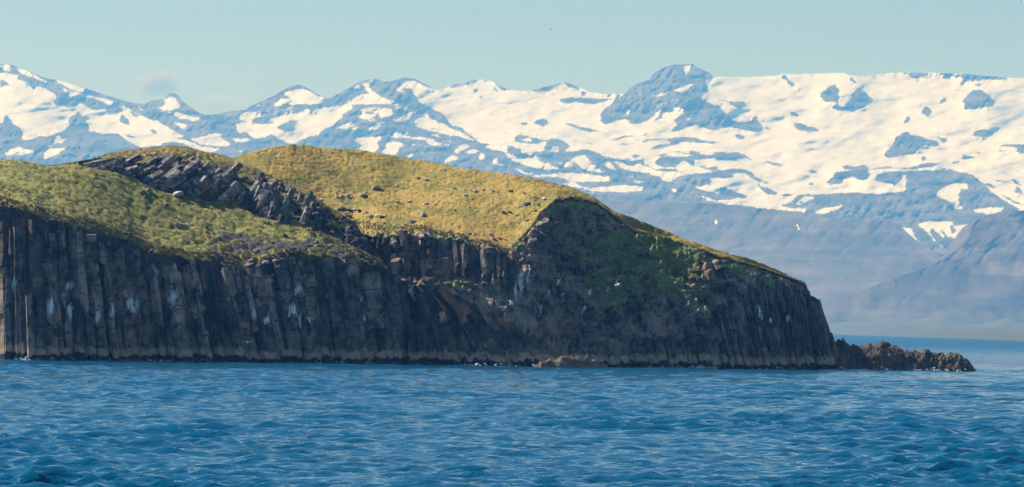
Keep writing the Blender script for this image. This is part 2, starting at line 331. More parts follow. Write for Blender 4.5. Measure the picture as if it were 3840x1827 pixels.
S(2,1, 1955,790,2000,750,2030,715,2125,725,2060,765,2000,795); S(2,1, 2050,790,2140,760,2220,780,2120,805); S(2,1, 2190,825,2240,800,2255,815,2220,840); S(2,1, 1870,890,1940,820,2015,825,2010,855,1930,870,1890,895)
S(2,1, 2315,885,2360,840,2370,880,2420,915,2380,915); S(2,1, 2230,740,2300,720,2452,770,2452,790,2330,760); S(2,1, 2310,715,2452,735,2452,770); S(2,1, 2130,907,2170,893,2150,912); S(2,1, 230,738,265,742,240,750); S(2,1, 300,745,360,728,400,722,370,740)
# great peak
S(3,0, 1110,310,1160,255,1250,215,1300,210,1310,165,1400,110,1480,60,1620,60,1690,110,1760,130,1790,195,1730,200,1730,260,1760,300,1730,300,1690,340,1740,380,1820,390,1880,450,1940,520,2043,545,2043,575,1920,565,1780,595,1690,560,1640,545,1560,580,1470,610,1460,600,1550,500,1530,530,1470,525,1560,460,1570,435,1490,400,1460,395,1440,370,1380,410,1340,470,1280,520,1220,540,1150,540,1115,500,1050,520,950,550,925,500,920,455,1030,370,1050,345,960,370,870,390,800,385,740,375,650,385,600,360,640,345,760,340,900,350,1040,345)
S(3,1, 1555,95,1625,85,1610,130,1570,165); S(3,1, 1475,280,1540,260,1600,235,1660,225,1600,265,1550,300,1500,290); S(3,1, 1310,295,1350,320,1440,295,1400,325,1340,330); S(3,1, 1120,480,1130,440,1160,425,1160,455)
S(3,1, 1330,535,1350,460,1380,410,1440,375,1480,390,1540,335,1520,380,1490,400,1540,440,1570,440,1520,480,1400,600,1300,560); S(3,0, 1325,535,1370,480,1400,410,1440,400,1430,440,1380,500)
S(3,1, 1570,510,1620,480,1600,512); S(3,1, 1680,410,1710,403,1700,420); S(3,1, 1630,285,1640,262,1655,275); S(3,1, 1510,225,1530,216,1520,234); S(3,1, 1225,400,1247,383,1240,407); S(3,1, 1165,305,1195,286,1185,302); S(3,1, 1215,315,1237,298,1225,322); S(3,1, 1240,228,1262,222,1252,236)
S(3,0, 310,530,370,530,350,555,320,550); S(3,0, 410,530,460,505,500,505,535,550,500,545,490,568,440,545); S(3,0, 615,530,680,535,760,560,850,580,950,605,860,600,760,585,680,550); S(3,0, 170,600,240,615,230,627); S(3,0, 385,608,460,625,450,637)
S(3,0, 765,300,790,290,820,310,800,328,775,320); S(3,0, 360,290,480,255,600,225,620,235,520,295,470,297); S(3,0, 550,310,570,300,568,335); S(3,0, 660,235,720,240,760,272,680,262); S(3,0, 0,320,30,345,0,350); S(3,0, 95,255,150,290,100,285)
S(3,0, 270,640,300,620,360,630,400,645,500,665,560,650,640,665,690,715,650,755,600,755,620,720,560,715,540,745,490,735,510,690,500,670,440,690,400,695,330,690,265,675); S(3,1, 300,665,370,645,410,665,360,680)
S(3,0, 970,660,1050,650,1110,628,1230,630,1100,647,1060,670); S(3,0, 1240,625,1320,603,1260,637); S(3,0, 1250,637,1430,620,1330,634)
S(3,0, 1210,690,1260,660,1330,650,1420,655,1540,645,1620,645,1700,665,1860,685,1790,692,1640,682,1530,677,1530,695,1460,705,1380,730,1280,745,1340,710,1470,685,1440,670,1300,670)
S(3,0, 1060,702,1100,686,1155,690,1080,707); S(3,0, 1175,653,1225,655,1200,670); S(3,0, 810,688,870,680,850,702); S(3,0, 640,653,780,665,720,672); S(3,0, 820,648,890,653,840,661); S(3,0, 940,585,990,573,970,590); S(3,0, 1090,580,1140,576,1110,592); S(3,0, 1140,797,1180,778,1240,780,1200,802); S(3,0, 740,560,800,575,760,572)
S(3,0, 1830,340,1900,370,2000,370,2043,385,2043,400,1990,420,1920,395); S(3,0, 1950,640,1980,615,2020,630,2043,660,1990,660)
S(3,1, 0,770,40,770,30,810,0,815); S(3,1, 90,830,120,800,140,835,175,860,150,868); S(3,1, 20,720,80,705,210,725,200,740,90,737)
S(3,1, 180,755,280,790,340,800,430,810,480,840,560,855,500,862,400,832,330,822,230,812); S(3,1, 300,740,380,760,440,795,520,815,440,807,320,767); S(3,1, 220,822,330,855,430,880,520,890,620,887,580,867,480,852,390,827,300,817)
S(3,1, 230,870,300,885,350,915,440,930,600,920,700,915,860,930,930,945,1010,945,980,960,1020,980,900,987,760,987,640,962,540,942,420,947,330,920); S(3,1, 590,840,640,825,710,840,710,865,660,877)
S(3,1, 690,830,720,790,820,780,830,825,880,830,830,850,900,860,920,880,870,875,960,905,940,920,860,907,780,882,740,845); S(3,1, 960,850,985,825,1050,900,970,877)
S(3,1, 1010,825,1080,835,1130,860,1190,860,1210,840,1290,880,1360,900,1440,910,1530,910,1580,935,1520,945,1450,990,1400,980,1380,950,1280,920,1180,905,1080,880)
S(3,1, 1250,825,1310,800,1390,790,1380,805,1330,830,1350,860,1420,875,1500,870,1530,830,1580,820,1610,860,1640,870,1640,820,1720,810,1810,805,1900,840,2043,800,2043,880,1930,885,1800,905,1720,920,1600,925,1500,890,1330,882,1260,850); S(3,0, 1670,855,1720,860,1735,880,1790,865,1840,880,1800,897,1720,892)
S(3,1, 1405,780,1500,763,1680,785,1600,794,1430,787); S(3,1, 1510,753,1610,748,1620,764); S(3,1, 1660,755,1810,763,1780,777,1700,777); S(3,1, 1080,928,1190,938,1170,949); S(3,1, 1150,968,1240,978,1270,1000,1200,992)
S(3,1, 790,1020,880,1030,1000,1020,1100,1010,1250,1020,1250,1050,1180,1060,1050,1067,950,1052); S(3,1, 620,1000,700,975,760,1010,850,1040,1000,1060,1030,1067,900,1062,760,1032); S(3,1, 790,1068,860,1066,960,1084); S(3,1, 1460,1007,1600,963,1560,987); S(3,1, 1440,1025,1500,1040,1510,1075,1480,1060)
S(3,1, 1610,1015,1700,1020,1780,990,1770,960,1860,950,1930,930,2043,925,2043,1060,1900,1030,1870,1020,1830,1045,1880,1060,1820,1080,1760,1060,1680,1045); S(3,1, 1690,1090,1760,1110,1830,1135,1900,1110,2043,1120,2043,1170,1900,1160,1750,1130)
# right plateau
for f in ((480,125,520,110,560,150,610,185,580,205,540,180,550,160,490,135),(610,260,640,215,655,210,640,245),(700,130,720,125,712,140),(800,270,870,215,935,180,960,235,960,310,950,330,850,330,820,300),(895,370,950,330,965,370,1020,375,1005,350,1060,290,1105,205,1160,240,1240,310,1215,340,1150,380,1060,410,1000,405,930,390),
 (1040,105,1070,120,1100,170,1095,190,1060,150),(945,158,960,153,940,174),(1025,155,1045,165,1035,180),(1490,85,1700,95,1650,125,1550,140),(1580,150,1615,150,1600,172),(1760,95,1830,80,1900,105,2100,100,2250,115,2330,130,2300,155,2100,140,2120,160,2000,155,1960,200,1940,190,1960,150,1940,125,1820,120),(1890,242,1950,205,1940,230),(2050,180,2110,180,2100,202,2060,195),
 (1960,320,2000,265,2050,230,2110,230,2160,260,2220,325,2200,360,2130,380,2090,370,2030,390,1960,390,1970,350),(1750,350,1800,300,1830,290,1825,325),(1615,405,1660,360,1690,375,1715,410,1680,460,1650,430,1615,430),(1470,508,1520,440,1540,450,1535,485),(1490,432,1530,413,1510,430),(2025,610,2070,560,2140,545,2210,565,2210,590,2140,612),
 (1325,740,1390,680,1420,610,1500,565,1550,600,1640,610,1700,630,1760,660,1780,690,1640,685,1600,720,1550,750,1450,770,1340,778),(1750,610,1830,620,1830,650,1800,660),(1605,780,1640,766,1675,780,1640,804),(1850,822,1940,798,1930,820,1880,832),(1945,797,1960,758,2080,770,2000,787),(1850,736,1960,740,1900,747),(1740,575,1775,570,1770,590),
 (2225,690,2300,670,2400,670,2600,685,2600,740,2400,740,2390,710,2330,690),(2225,715,2290,718,2350,720,2270,735),(980,840,1030,833,1080,850,1150,838,1175,850,1200,870,1210,920,1190,960,1120,950,1080,930,990,955,990,990,850,990,900,940,930,890,1060,885,1060,870,1000,870),(1200,870,1350,850,1540,858,1620,830,1790,813,1760,842,1600,862,1540,872,1380,864,1230,882),
 (1235,960,1270,910,1330,895,1560,885,1480,920,1440,980,1410,1010,1380,990,1300,970),(1100,817,1190,798,1130,817),(350,803,440,815,530,840,480,852,400,827),(710,880,790,885,780,905,740,912),(700,997,740,973,775,990,740,1002),(545,417,590,403,640,430,620,454),(490,418,515,413,530,452),(590,500,650,495,720,530,800,545,790,565,700,565,640,560),(525,503,560,505,585,532),
 (0,290,60,320,160,330,250,367,170,362,150,382,80,342),(0,370,60,440,110,490,250,480,270,450,310,440,300,480,340,520,360,550,300,575,160,545,80,525,0,535),(350,513,420,550,380,557),(120,588,190,600,215,632,140,622),(0,735,150,735,220,770,310,820,200,780,120,790,60,800,0,800),(0,885,80,866,180,866,250,885,300,940,400,985,510,1017,400,992,300,972,200,902,100,910,120,940,30,945,0,945),
 (290,988,380,1018,470,1060,430,1087,360,1060),(0,1030,50,1018,130,1055,220,1085,200,1112,140,1097,100,1117,0,1117),(480,1073,550,1068,600,1080,520,1090),(580,828,630,830,600,838),(490,960,540,962,510,970),(310,1075,330,1080,318,1086),
 (1510,905,1650,880,1850,875,1950,900,2030,930,2090,990,2200,1060,2050,1040,2000,1030,2000,990,1880,980,1800,1030,1730,1080,1850,1130,1900,1200,1950,1195,1920,1100,1940,1030,2000,1060,2100,1100,2250,1130,2330,1180,2452,1226,2452,1800,700,1800,690,1190,600,1185,490,1165,560,1140,640,1075,860,1070,1100,1060,1280,1070,1500,1045),
 (2140,943,2250,955,2370,992,2300,982),(2120,978,2180,988,2250,1027,2180,1017),(2250,1063,2300,1085,2400,1138,2600,1185,2380,1152),(2370,1050,2400,1005,2430,1050,2452,1070,2400,1060),(2340,953,2400,960,2430,1002,2380,987),(2370,890,2405,868,2400,890)): S(4,0,*f)
for f in ((600,1150,680,1090,790,1090,720,1120,640,1160),(770,1215,820,1190,950,1170,1005,1140,960,1190,860,1226,780,1226),(1730,1075,1800,1020,1880,985,2000,990,2000,1030,1940,1030,1920,1100,1950,1195,1900,1195,1850,1130),(2030,1200,2130,1180,2290,1190,2260,1215,2150,1226),(1010,372,1020,360,1030,372),(2330,690,2400,700,2390,730,2340,715)): S(4,1,*f)
for f in ((1800,260,1870,265,1890,310,1950,380,1930,400,1860,350),(1900,235,1990,215,2050,225,2110,215,2140,230,2120,250,2180,240,2250,235,2250,280,2180,385,2155,380,2150,340,2110,310,2090,330,2070,300,2060,280,2080,335,2000,260,2110,400,2080,400,2020,350,1960,280),(2245,150,2330,140,2440,130,2450,145,2360,177,2280,160),(1260,170,1300,145,1400,125,1450,100,1410,145,1330,167),(1480,158,1500,160,1498,180),(1450,193,1500,195,1460,205)): S(5,1,*f)
for f in ((1985,255,2060,315,2115,398,2090,402,2030,345,1980,280),(2055,262,2100,312,2090,340,2065,300),(2115,232,2150,275,2130,300,2110,260)): S(5,0,*f)
def snow_field():
    x0, y0, s = -300, 120, 2.0; nx, ny = 2250, 560
    m = np.zeros((ny, nx), np.float32)
    for v, poly in SN:
        P = (np.array(poly) - (x0, y0)) / s
        ax, bx = max(0, int(P[:, 0].min()) - 1), min(nx, int(P[:, 0].max()) + 2); ay, by = max(0, int(P[:, 1].min()) - 1), min(ny, int(P[:, 1].max()) + 2)
        if bx <= ax or by <= ay: continue
        gx, gy = np.meshgrid(np.arange(ax, bx) + .01, np.arange(ay, by) + .013); ins = np.zeros(gx.shape, bool); j = len(P) - 1
        for i in range(len(P)):
            (xi, yi), (xj, yj) = P[i], P[j]
            if yi != yj: ins ^= ((yi > gy) != (yj > gy)) & (gx < (xj - xi) * (gy - yi) / (yj - yi) + xi)
            j = i
        m[ay:by, ax:bx][ins] = v
    def blur(a, r):
        for ax in (0, 1):
            c = np.cumsum(np.pad(a, [(r + 1, r) if k == ax else (0, 0) for k in (0, 1)], mode='edge'), axis=ax)
            a = (np.take(c, range(2 * r + 1, c.shape[ax]), ax) - np.take(c, range(0, c.shape[ax] - 2 * r - 1), ax)) / (2 * r + 1)
        return a
    def look(a, px, py):
        gx = np.clip((px - x0) / s, 0, nx - 1.01); gy = np.clip((py - y0) / s, 0, ny - 1.01); i, j = gx.astype(int), gy.astype(int); u, v = gx - i, gy - j
        return a[j, i] * (1 - u) * (1 - v) + a[j, i + 1] * u * (1 - v) + a[j + 1, i] * (1 - u) * v + a[j + 1, i + 1] * u * v
    return .48 * blur(m, 1) + .52 * blur(m, 4), blur(blur(m, 9), 9), look
MASK, MASKW, mlook = snow_field()

# ------------------------------------------------------------------ mountains
SKY = np.array([(-400,330),(-200,262),(0,240),(30,240),(60,246),(110,268),(160,290),(190,297),(230,304),(310,330),(350,340),(390,355),(440,370),(490,385),(540,390),(560,380),(590,373),(620,372),(632,352),(650,348),(668,358),(680,375),(700,390),(740,420),(770,432),(800,430),(830,425),(860,417),(920,412),(945,395),(980,380),(1020,362),(1060,340),(1090,325),(1120,318),(1145,325),(1165,338),(1190,353),(1230,372),(1270,352),(1310,330),(1345,308),(1385,297),(1410,297),(1445,307),(1470,305),(1495,296),(1520,291),(1555,295),(1580,308),(1605,320),(1625,337),(1640,339),(1665,333),(1690,322),(1705,316),(1740,317),(1760,303),(1785,298),(1815,300),(1840,302),(1870,320),(1900,333),(1950,341),(1985,341),(2030,330),(2080,318),(2115,308),(2140,315),(2180,330),(2220,347),(2260,352),(2340,352),(2362,330),(2395,310),(2436,300),(2442,280),(2480,258),(2510,247),(2530,241),(2560,243),(2595,239),(2608,248),(2640,265),(2662,272),(2675,292),(2700,288),(2730,291),(2770,291),(2830,289),(2920,283),(2935,278),(2990,279),(3050,276),(3170,274),(3185,283),(3250,288),(3270,283),(3330,275),(3400,270),(3480,272),(3550,275),(3650,280),(3760,290),(3840,294),(4000,300),(4300,330)], float)
def build_range():
    px = np.arange(-260, 4110, 4.0); nv = 230
    top = np.interp(px, SKY[:, 0], SKY[:, 1]); top = top + 1.6 * fbm(XYZ(px / 14, 0 * px, 0 * px), 3, 5)
    t = np.linspace(0, 1, nv)[:, None]
    PX = np.broadcast_to(px, (nv, len(px))).copy(); PY = 1010 + (top - 1010) * t
    wx = 7 * fbm(XYZ(PX / 26, PY / 13, 0 * PX), 4, 21, .65); wy = 4 * fbm(XYZ(PX / 26, PY / 13, 0 * PX + 9), 4, 22, .65)
    snow = mlook(MASK, PX + wx, PY + wy); sw = mlook(MASKW, PX, PY)
    Yd = 15500 + (1010 - PY) * 7.6
    Yd += 230 * fbm(XYZ(PX / 330, PY / 110, 0 * PX), 4, 31) + 75 * fbm(XYZ(PX / 120 + PY / 90, PY / 55, 0 * PX), 3, 38) + 45 * fbm(XYZ(PX / 60, PY / 22, 0 * PX), 3, 34) * (1.35 - sw)
    Yd -= (1 - sw) * 70
    def bulge(x, y, rx, ry, a): return -a * np.exp(-((PX - x) / rx) ** 2 - ((PY - y) / ry) ** 2)
    Yd += bulge(2540, 330, 130, 110, 420) + bulge(2700, 430, 90, 70, 160) + bulge(1130, 350, 110, 60, 240) + bulge(1480, 350, 170, 70, 300) + bulge(650, 390, 70, 40, 200) + bulge(120, 360, 220, 120, 350) + bulge(3170, 370, 90, 60, 190) + bulge(3690, 380, 80, 70, 160)
    Yd += (60 + 90 * sst(PY, 480, 250)) * fbm(XYZ(PX / 34 + PY / 50, PY / 45, 0 * PX), 5, 41, .6, ridged=True) * (1 - sw)
    G = at(PX, PY, Yd)
    back = [G[-1] + np.array([0, 250. * k, -60. * k]) for k in (1, 4)] + [np.stack([G[-1][:, 0], 0 * px + 25500, 0 * px - 2], -1)]
    foot = [np.stack([G[0][:, 0], G[0][:, 1] - 900, 0 * px - 2], -1)]
    G = np.concatenate([np.array(foot), G, np.array(back)]); snow = np.concatenate([snow[:1], snow, snow[-1:], snow[-1:], snow[-1:]])
    return tag(grid_obj('mountain_range', G, M_mtn, None, {'snow': snow}), 'long range of snow-patched rocky mountains behind the island', 'mountain range', kind='structure')
build_range()
def hill(name, label, topline, px0, px1, Ytop, Ybot, botline, seed, patches=(), ridge=60):
    px = np.arange(px0, px1, 5.0); nv = 110
    top = np.interp(px, *zip(*topline)) + 1.0 * fbm(XYZ(px / 30, 0 * px, 0 * px), 3, seed); bot = np.interp(px, *zip(*botline))
    t = np.linspace(0, 1, nv)[:, None]; PX = np.broadcast_to(px, (nv, len(px))).copy(); PY = bot + (top - bot) * t
    q = np.clip((bot - PY) / (bot - top).max(), 0, 1); prof = (.75 * q - .15 * np.maximum(q - .6, 0) ** 2) / .726
    Yd = Ybot + (Ytop - Ybot) * prof
    cl = sst(q, .35, .6)
    Yd = Yd + ridge * fbm(XYZ(PX / 60 + .5 * PY / 40, PY / 60, 0 * PX), 5, seed + 2, ridged=True) * (.35 + 1.1 * cl) + 140 * fbm(XYZ(PX / 260, PY / 200, 0 * PX), 3, seed + 7)
    sn = 0 * PX
    for (x, y, rx, ry) in patches: sn = np.maximum(sn, 1 - ((PX - x) / rx) ** 2 - ((PY - y) / ry) ** 2)
    G = at(PX, PY, Yd)
    back = [G[-1] + np.array([0, 300, -8.]), G[-1] + np.array([0, 700, -60.])]
    foot = [np.stack([G[0][:, 0], G[0][:, 1] - 60, 0 * px - 2], -1)]
    G = np.concatenate([np.array(foot), G, np.array(back)]); sn = np.concatenate([sn[:1], sn, sn[-1:], sn[-1:]])
    return tag(grid_obj(name, G, M_hill, None, {'snow': sn}), label, 'hill', kind='structure')
hill('table_hill', 'flat-topped bare hill with dark crags below the snow range', [(1900,742),(2200,750),(2350,755),(2500,758),(2700,764),(2800,778),(2950,792),(3100,816),(3230,822),(3320,826),(3370,840),(3400,870),(3440,905),(3490,935),(3530,968),(3600,1010),(3800,1060)], 1850, 3800, 14200, 12300, [(1850,1225),(3150,1165),(3400,1172),(3800,1185)], 61, [(2685,833,8,14),(2995,857,4,9),(2990,846,3,7)], 20)
hill('scree_hill', 'bare scree-sided hill at the right edge', [(2950,1195),(3050,1160),(3150,1118),(3250,1082),(3350,1046),(3400,1026),(3450,1010),(3520,978),(3580,945),(3620,905),(3645,860),(3655,832),(3700,806),(3760,796),(3840,788),(3950,780),(4150,790)], 2960, 4140, 11900, 11000, [(2950,1200),(3100,1205),(3500,1215),(4140,1235)], 83, (), 16)
def build_plain():
    px = np.arange(1700, 4300, 12.0); n = 30
    shore = np.interp(px, [1700, 3119, 3400, 3840, 4300], [1222, 1254, 1263, 1279, 1297]); ys = zdepth(px, shore)
    t = np.linspace(0, 1, n)[:, None]; PX = np.broadcast_to(px, (n, len(px))); X0 = at(PX[0], shore, ys)
    inland = 12300 + 0 * px
    Yd = ys + (np.maximum(inland, ys + 500) - ys) * t
    X = np.broadcast_to(X0[:, 0], Yd.shape) * (Yd / ys)
    Z = 1.2 + 50 * t ** 1.3 * (1 + .5 * fbm(XYZ(PX / 140, t * 3, 0 * PX), 3, 9)); Z[0] = -2; X = np.broadcast_to(X, Z.shape)
    tag(grid_obj('coastal_plain', np.stack([X, Yd, Z], -1), M_hill, None, {'snow': 0 * Z}), 'low pale green coastal plain along the far shore', 'plain', kind='structure')
build_plain()

# ------------------------------------------------------------------ the island
island = tag(empty('island', (0, 640, 0)), 'grass-topped basalt island with dark columnar sea cliffs', 'island', kind='structure')
def adopt(o, parent=island):
    o.parent = parent; o.matrix_parent_inverse = parent.matrix_world.inverted() if parent.type == 'EMPTY' else Matrix.Identity(4); return o
bpy.context.view_layer.update()
island_inv = Matrix.Translation((0, -640, 0))
def child(o, parent=None):
    o.parent = parent or island
    if o.parent == island: o.matrix_parent_inverse = island_inv
    return o
def line(us, pts):
    a = np.array(pts, float)
    return [np.interp(us, a[:, 0], a[:, k]) for k in range(1, a.shape[1])]
def L3(us, pts, wob=0):
    px, py, yo = line(us, pts)
    if not np.isscalar(wob) or wob: q = XYZ(us / 34., 0 * us, 0 * us); py = py + wob * (fbm(q, 4, 201, .6) + .35); yo = yo + .07 * wob * fbm(q + 5, 3, 203)
    return at(px, py, D0(px) + yo)
def stack(rows, segs):
    out = []
    for i, n in enumerate(segs):
        t = np.linspace(0, 1, n, endpoint=False)[:, None, None]
        out.append(rows[i][None] * (1 - t) + rows[i + 1][None] * t)
    out.append(rows[-1][None]); return np.concatenate(out)
def smooth_rows(G, k):
    for _ in range(k):
        G[1:-1] = (G[:-2] + 2 * G[1:-1] + G[2:]) / 4
    return G
def water_row(us, pts):
    px, yo = line(us, pts); P = at(px, np.interp(px, WLX, WLY), D0(px) + yo)
    P[:, 2] = -1.5; return P
GUANO = [(a / 2.452 + ox, b / 2.452 + oy, c / 4.9, d / 4.9) for ox, oy, L in ((0, 900, [(460,620,50,200),(650,650,50,130),(890,690,42,190),(1035,650,42,150),(910,560,20,80),(1165,520,28,100),(1205,550,36,90),(1270,560,34,100),(1235,640,66,90),(640,425,70,40),(745,420,22,60),(1430,312,30,70),(1590,520,40,190),(1645,680,22,150),(1810,690,18,80),(125,400,30,170),(165,655,28,60),(2345,665,30,34),(2440,710,26,100),(1240,345,16,50)]),
  (900, 900, [(300,360,24,80),(350,262,14,50),(440,460,22,90),(530,450,32,90),(510,520,28,100),(435,610,44,100),(495,640,64,110),(550,730,54,190),(260,745,30,130),(330,760,44,140),(340,835,22,70),(455,760,22,120),(620,742,26,70),(670,745,26,110),(808,518,18,34),(1112,568,32,36),(1135,722,38,36),(1283,712,24,34),(985,480,16,120),(1485,940,18,50)]),
  (1800, 950, [(700,285,50,150),(630,330,32,140),(770,360,24,60),(1000,370,64,100),(940,510,30,90),(380,250,60,260),(330,330,30,200),(440,220,30,160),(560,510,20,90),(1175,330,16,80)])) for a, b, c, d in L]
GUANO += [(2848,1165,8,26),(2860,1190,8,22),(2958,1190,8,20),(2890,1205,6,16),(3090,1290,6,12)]
def guano(P):
    px, py = project(P); g = np.zeros(px.shape)
    for x, y, a, b in GUANO: g = np.maximum(g, 1.15 - np.sqrt(((px - x) / (a * 1.25)) ** 2 + ((py - y) / (b * 1.2)) ** 2))
    return np.clip(g, 0, 1)

# --- front block on the left (A): cliff wall and tussocky slope
UA = np.arange(-420, 1640, 4.0)
A_edge = [(-420,-420,690,46),(-100,-100,748,19.5),(0,0,768,11.8),(60,60,778,7.6),(130,130,800,3.4),(200,200,828,1.4),(270,270,842,1.5),(330,330,856,1.6),(400,400,876,1.8),(480,480,902,2),(540,540,935,2.4),(600,600,950,2.6),(720,720,972,3),(800,800,985,3.2),(880,880,1000,3.2),(960,960,998,3),(1040,1040,978,3.2),(1120,1120,968,3.4),(1200,1200,978,3.4),(1280,1280,986,3.4),(1340,1340,992,3.2),(1400,1400,1004,3),(1445,1442,1022,3),(1475,1464,1060,4),(1640,1470,1060,18)]
A_wat = [(-420,-420,42),(-100,-100,18),(0,0,10.6),(50,50,7),(100,100,3.8),(170,170,0),(1400,1400,0),(1475,1480,0),(1520,1500,1),(1640,1512,16)]
A_top = [(-420,-420,610,68),(0,0,594,41),(100,100,608,35),(200,200,622,32),(290,290,620,32),(340,340,628,31),(432,432,648,30),(510,510,677,29),(591,591,702,29),(693,693,734,28),(775,775,751,28),(877,877,771,27),(973,973,808,24),(1063,1063,840,21),(1185,1185,877,15),(1287,1287,914,14),(1370,1370,955,10),(1422,1422,980,8),(1475,1462,1030,8),(1640,1468,1045,22)]
wA, eA, tA = water_row(UA, A_wat), L3(UA, A_edge, 9.), L3(UA, A_top)
def A_cliff(u, t):      # undisplaced wall, t 0 at the water and 1 at the edge
    return np.stack([np.interp(u, UA, wA[:, k]) * (1 - t) + np.interp(u, UA, eA[:, k]) * t for k in range(3)], -1)
GA = stack([wA, eA], [70]); nA = normals(GA)
if nA[30, 200, 1] > 0: nA = -nA
rel = .9 * fbm(XYZ(GA[..., 0] * .16, GA[..., 1] * .16, GA[..., 2] * .05), 3, 3) + .35 * fbm(GA * .9, 3, 8)
fadeA = np.linspace(0, 1, GA.shape[0])[:, None]; fadeA = sst(fadeA, 1, .93)
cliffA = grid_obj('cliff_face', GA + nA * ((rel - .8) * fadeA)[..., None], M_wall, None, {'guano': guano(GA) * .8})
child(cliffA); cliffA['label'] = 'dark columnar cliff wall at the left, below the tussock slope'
# slope
bA = L3(UA, [(p[0], p[1], p[2] + 70, p[3] + 14) for p in A_top])
eA0 = L3(UA, A_edge); nearA = eA0 * .9 + tA * .1; mA = (eA0 * .55 + tA * .45); mA[:, 2] += .35 * np.sin(np.linspace(0, 9, len(UA)))
GS = stack([eA, nearA, mA, tA, bA], [10, 40, 48, 24]); GS = smooth_rows(GS, 6)
PXs, PYs = project(GS)
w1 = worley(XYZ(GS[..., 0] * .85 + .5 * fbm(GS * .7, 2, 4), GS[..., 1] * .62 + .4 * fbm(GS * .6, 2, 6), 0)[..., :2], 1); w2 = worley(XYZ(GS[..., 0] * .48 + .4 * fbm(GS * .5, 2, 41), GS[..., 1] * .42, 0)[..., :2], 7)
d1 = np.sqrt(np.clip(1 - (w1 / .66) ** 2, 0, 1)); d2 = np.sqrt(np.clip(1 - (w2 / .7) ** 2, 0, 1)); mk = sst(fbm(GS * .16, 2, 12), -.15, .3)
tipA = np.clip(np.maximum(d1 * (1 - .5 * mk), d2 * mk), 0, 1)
moundA = .21 * d1 * (1 - .4 * mk) + .30 * d2 * mk + .40 * fbm(GS * .22, 3, 14) + .10 * fbm(GS * 1.3, 3, 24)
edge_f = sst(np.linspace(0, 1, GS.shape[0])[:, None], 0, .06) * .8 + .2
scruff = sst(PXs, 560, 980) * sst(PYs - (PXs - 900) * .12, 800, 925)
edge_f[0] = 0; moundA *= edge_f * (1 + .7 * scruff)
GS[..., 2] += moundA
grA_attr = np.clip(1.15 - 1.05 * scruff * (fbm(GS * .5, 3, 16) > -.12) - .6 * sst(fbm(GS * .22, 3, 18), .34, .5), 0, 1)
grA_attr[:3] *= .55
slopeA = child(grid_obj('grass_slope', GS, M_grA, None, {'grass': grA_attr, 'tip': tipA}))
slopeA['label'] = 'tussocky green slope above the left cliff'

# --- rocky ridge behind it (B)
UB = np.arange(150, 1450, 4.0)
B_top = [(150,150,640,44),(200,200,632,45),(250,250,622,45),(290,290,612,45),(340,340,600,46),(400,400,578,46),(460,460,563,46),(520,520,556,46),(600,600,548,46),(650,650,543,46),(700,700,550,46),(760,760,565,46),(820,820,577,46),(880,880,594,45),(900,900,607,40),(953,953,626,39),(1002,1002,651,38),(1063,1063,676,37),(1145,1145,725,28),(1202,1202,754,26),(1255,1255,786,25),(1292,1292,811,23),(1332,1332,839,21),(1352,1352,868,20),(1380,1380,925,18),(1422,1418,975,16),(1450,1424,985,16)]
ax, ay, ao = line(UB, A_top); tx, ty, to = line(UB, B_top)
b0 = at(ax, ay + 40, D0(ax) + ao - 1.5); b1 = at(ax * .5 + tx * .5, ay * .5 + ty * .5, D0(ax) + ao + 4.0 + 3 * sst(UB, 700, 300)); b2 = at(tx, ty, D0(tx) + to)
b3 = at(tx, ty + 60, D0(tx) + to + 9)
GB = smooth_rows(stack([b0, b1, b2, b3], [46, 50, 16]), 5)
nB = normals(GB); nB = np.where(nB[..., 2:3] < 0, -nB, nB)
tB = (np.arange(GB.shape[0]) / 96.0)[:, None] + 0 * UB
rockB = sst(fbm(GB * .45, 3, 57), -.28, -.02) * np.clip(sst(tB, .95, .5) * sst(UB, 330, 520) + sst(UB, 900, 1080) * sst(tB, 1.02, .8), 0, 1)
rn = fbm(XYZ(GB[..., 0] * .5 - GB[..., 2] * .6, GB[..., 1] * .35, GB[..., 2] * .6 + GB[..., 0] * .5), 4, 51, ridged=True)
mdB = .35 * np.sqrt(np.clip(1 - (worley(XYZ(GB[..., 0], GB[..., 1] * .8, 0)[..., :2], 3) / .72) ** 2, 0, 1)) + .3 * fbm(GB * .3, 3, 54)
crest = sst(tB, 1.0, .9) * .75 + .25
GB = GB + nB * ((rockB * 1.1 * rn + (1 - rockB) * mdB * .8) * crest)[..., None]
ridgeB = child(grid_obj('rock_ridge', GB, M_grB, None, {'grass': np.clip(1.2 - 1.25 * rockB * sst(rn, -.55, .0) - .5 * rockB, 0, 1)}))
ridgeB['label'] = 'rounded rocky ridge with grass on its crown'

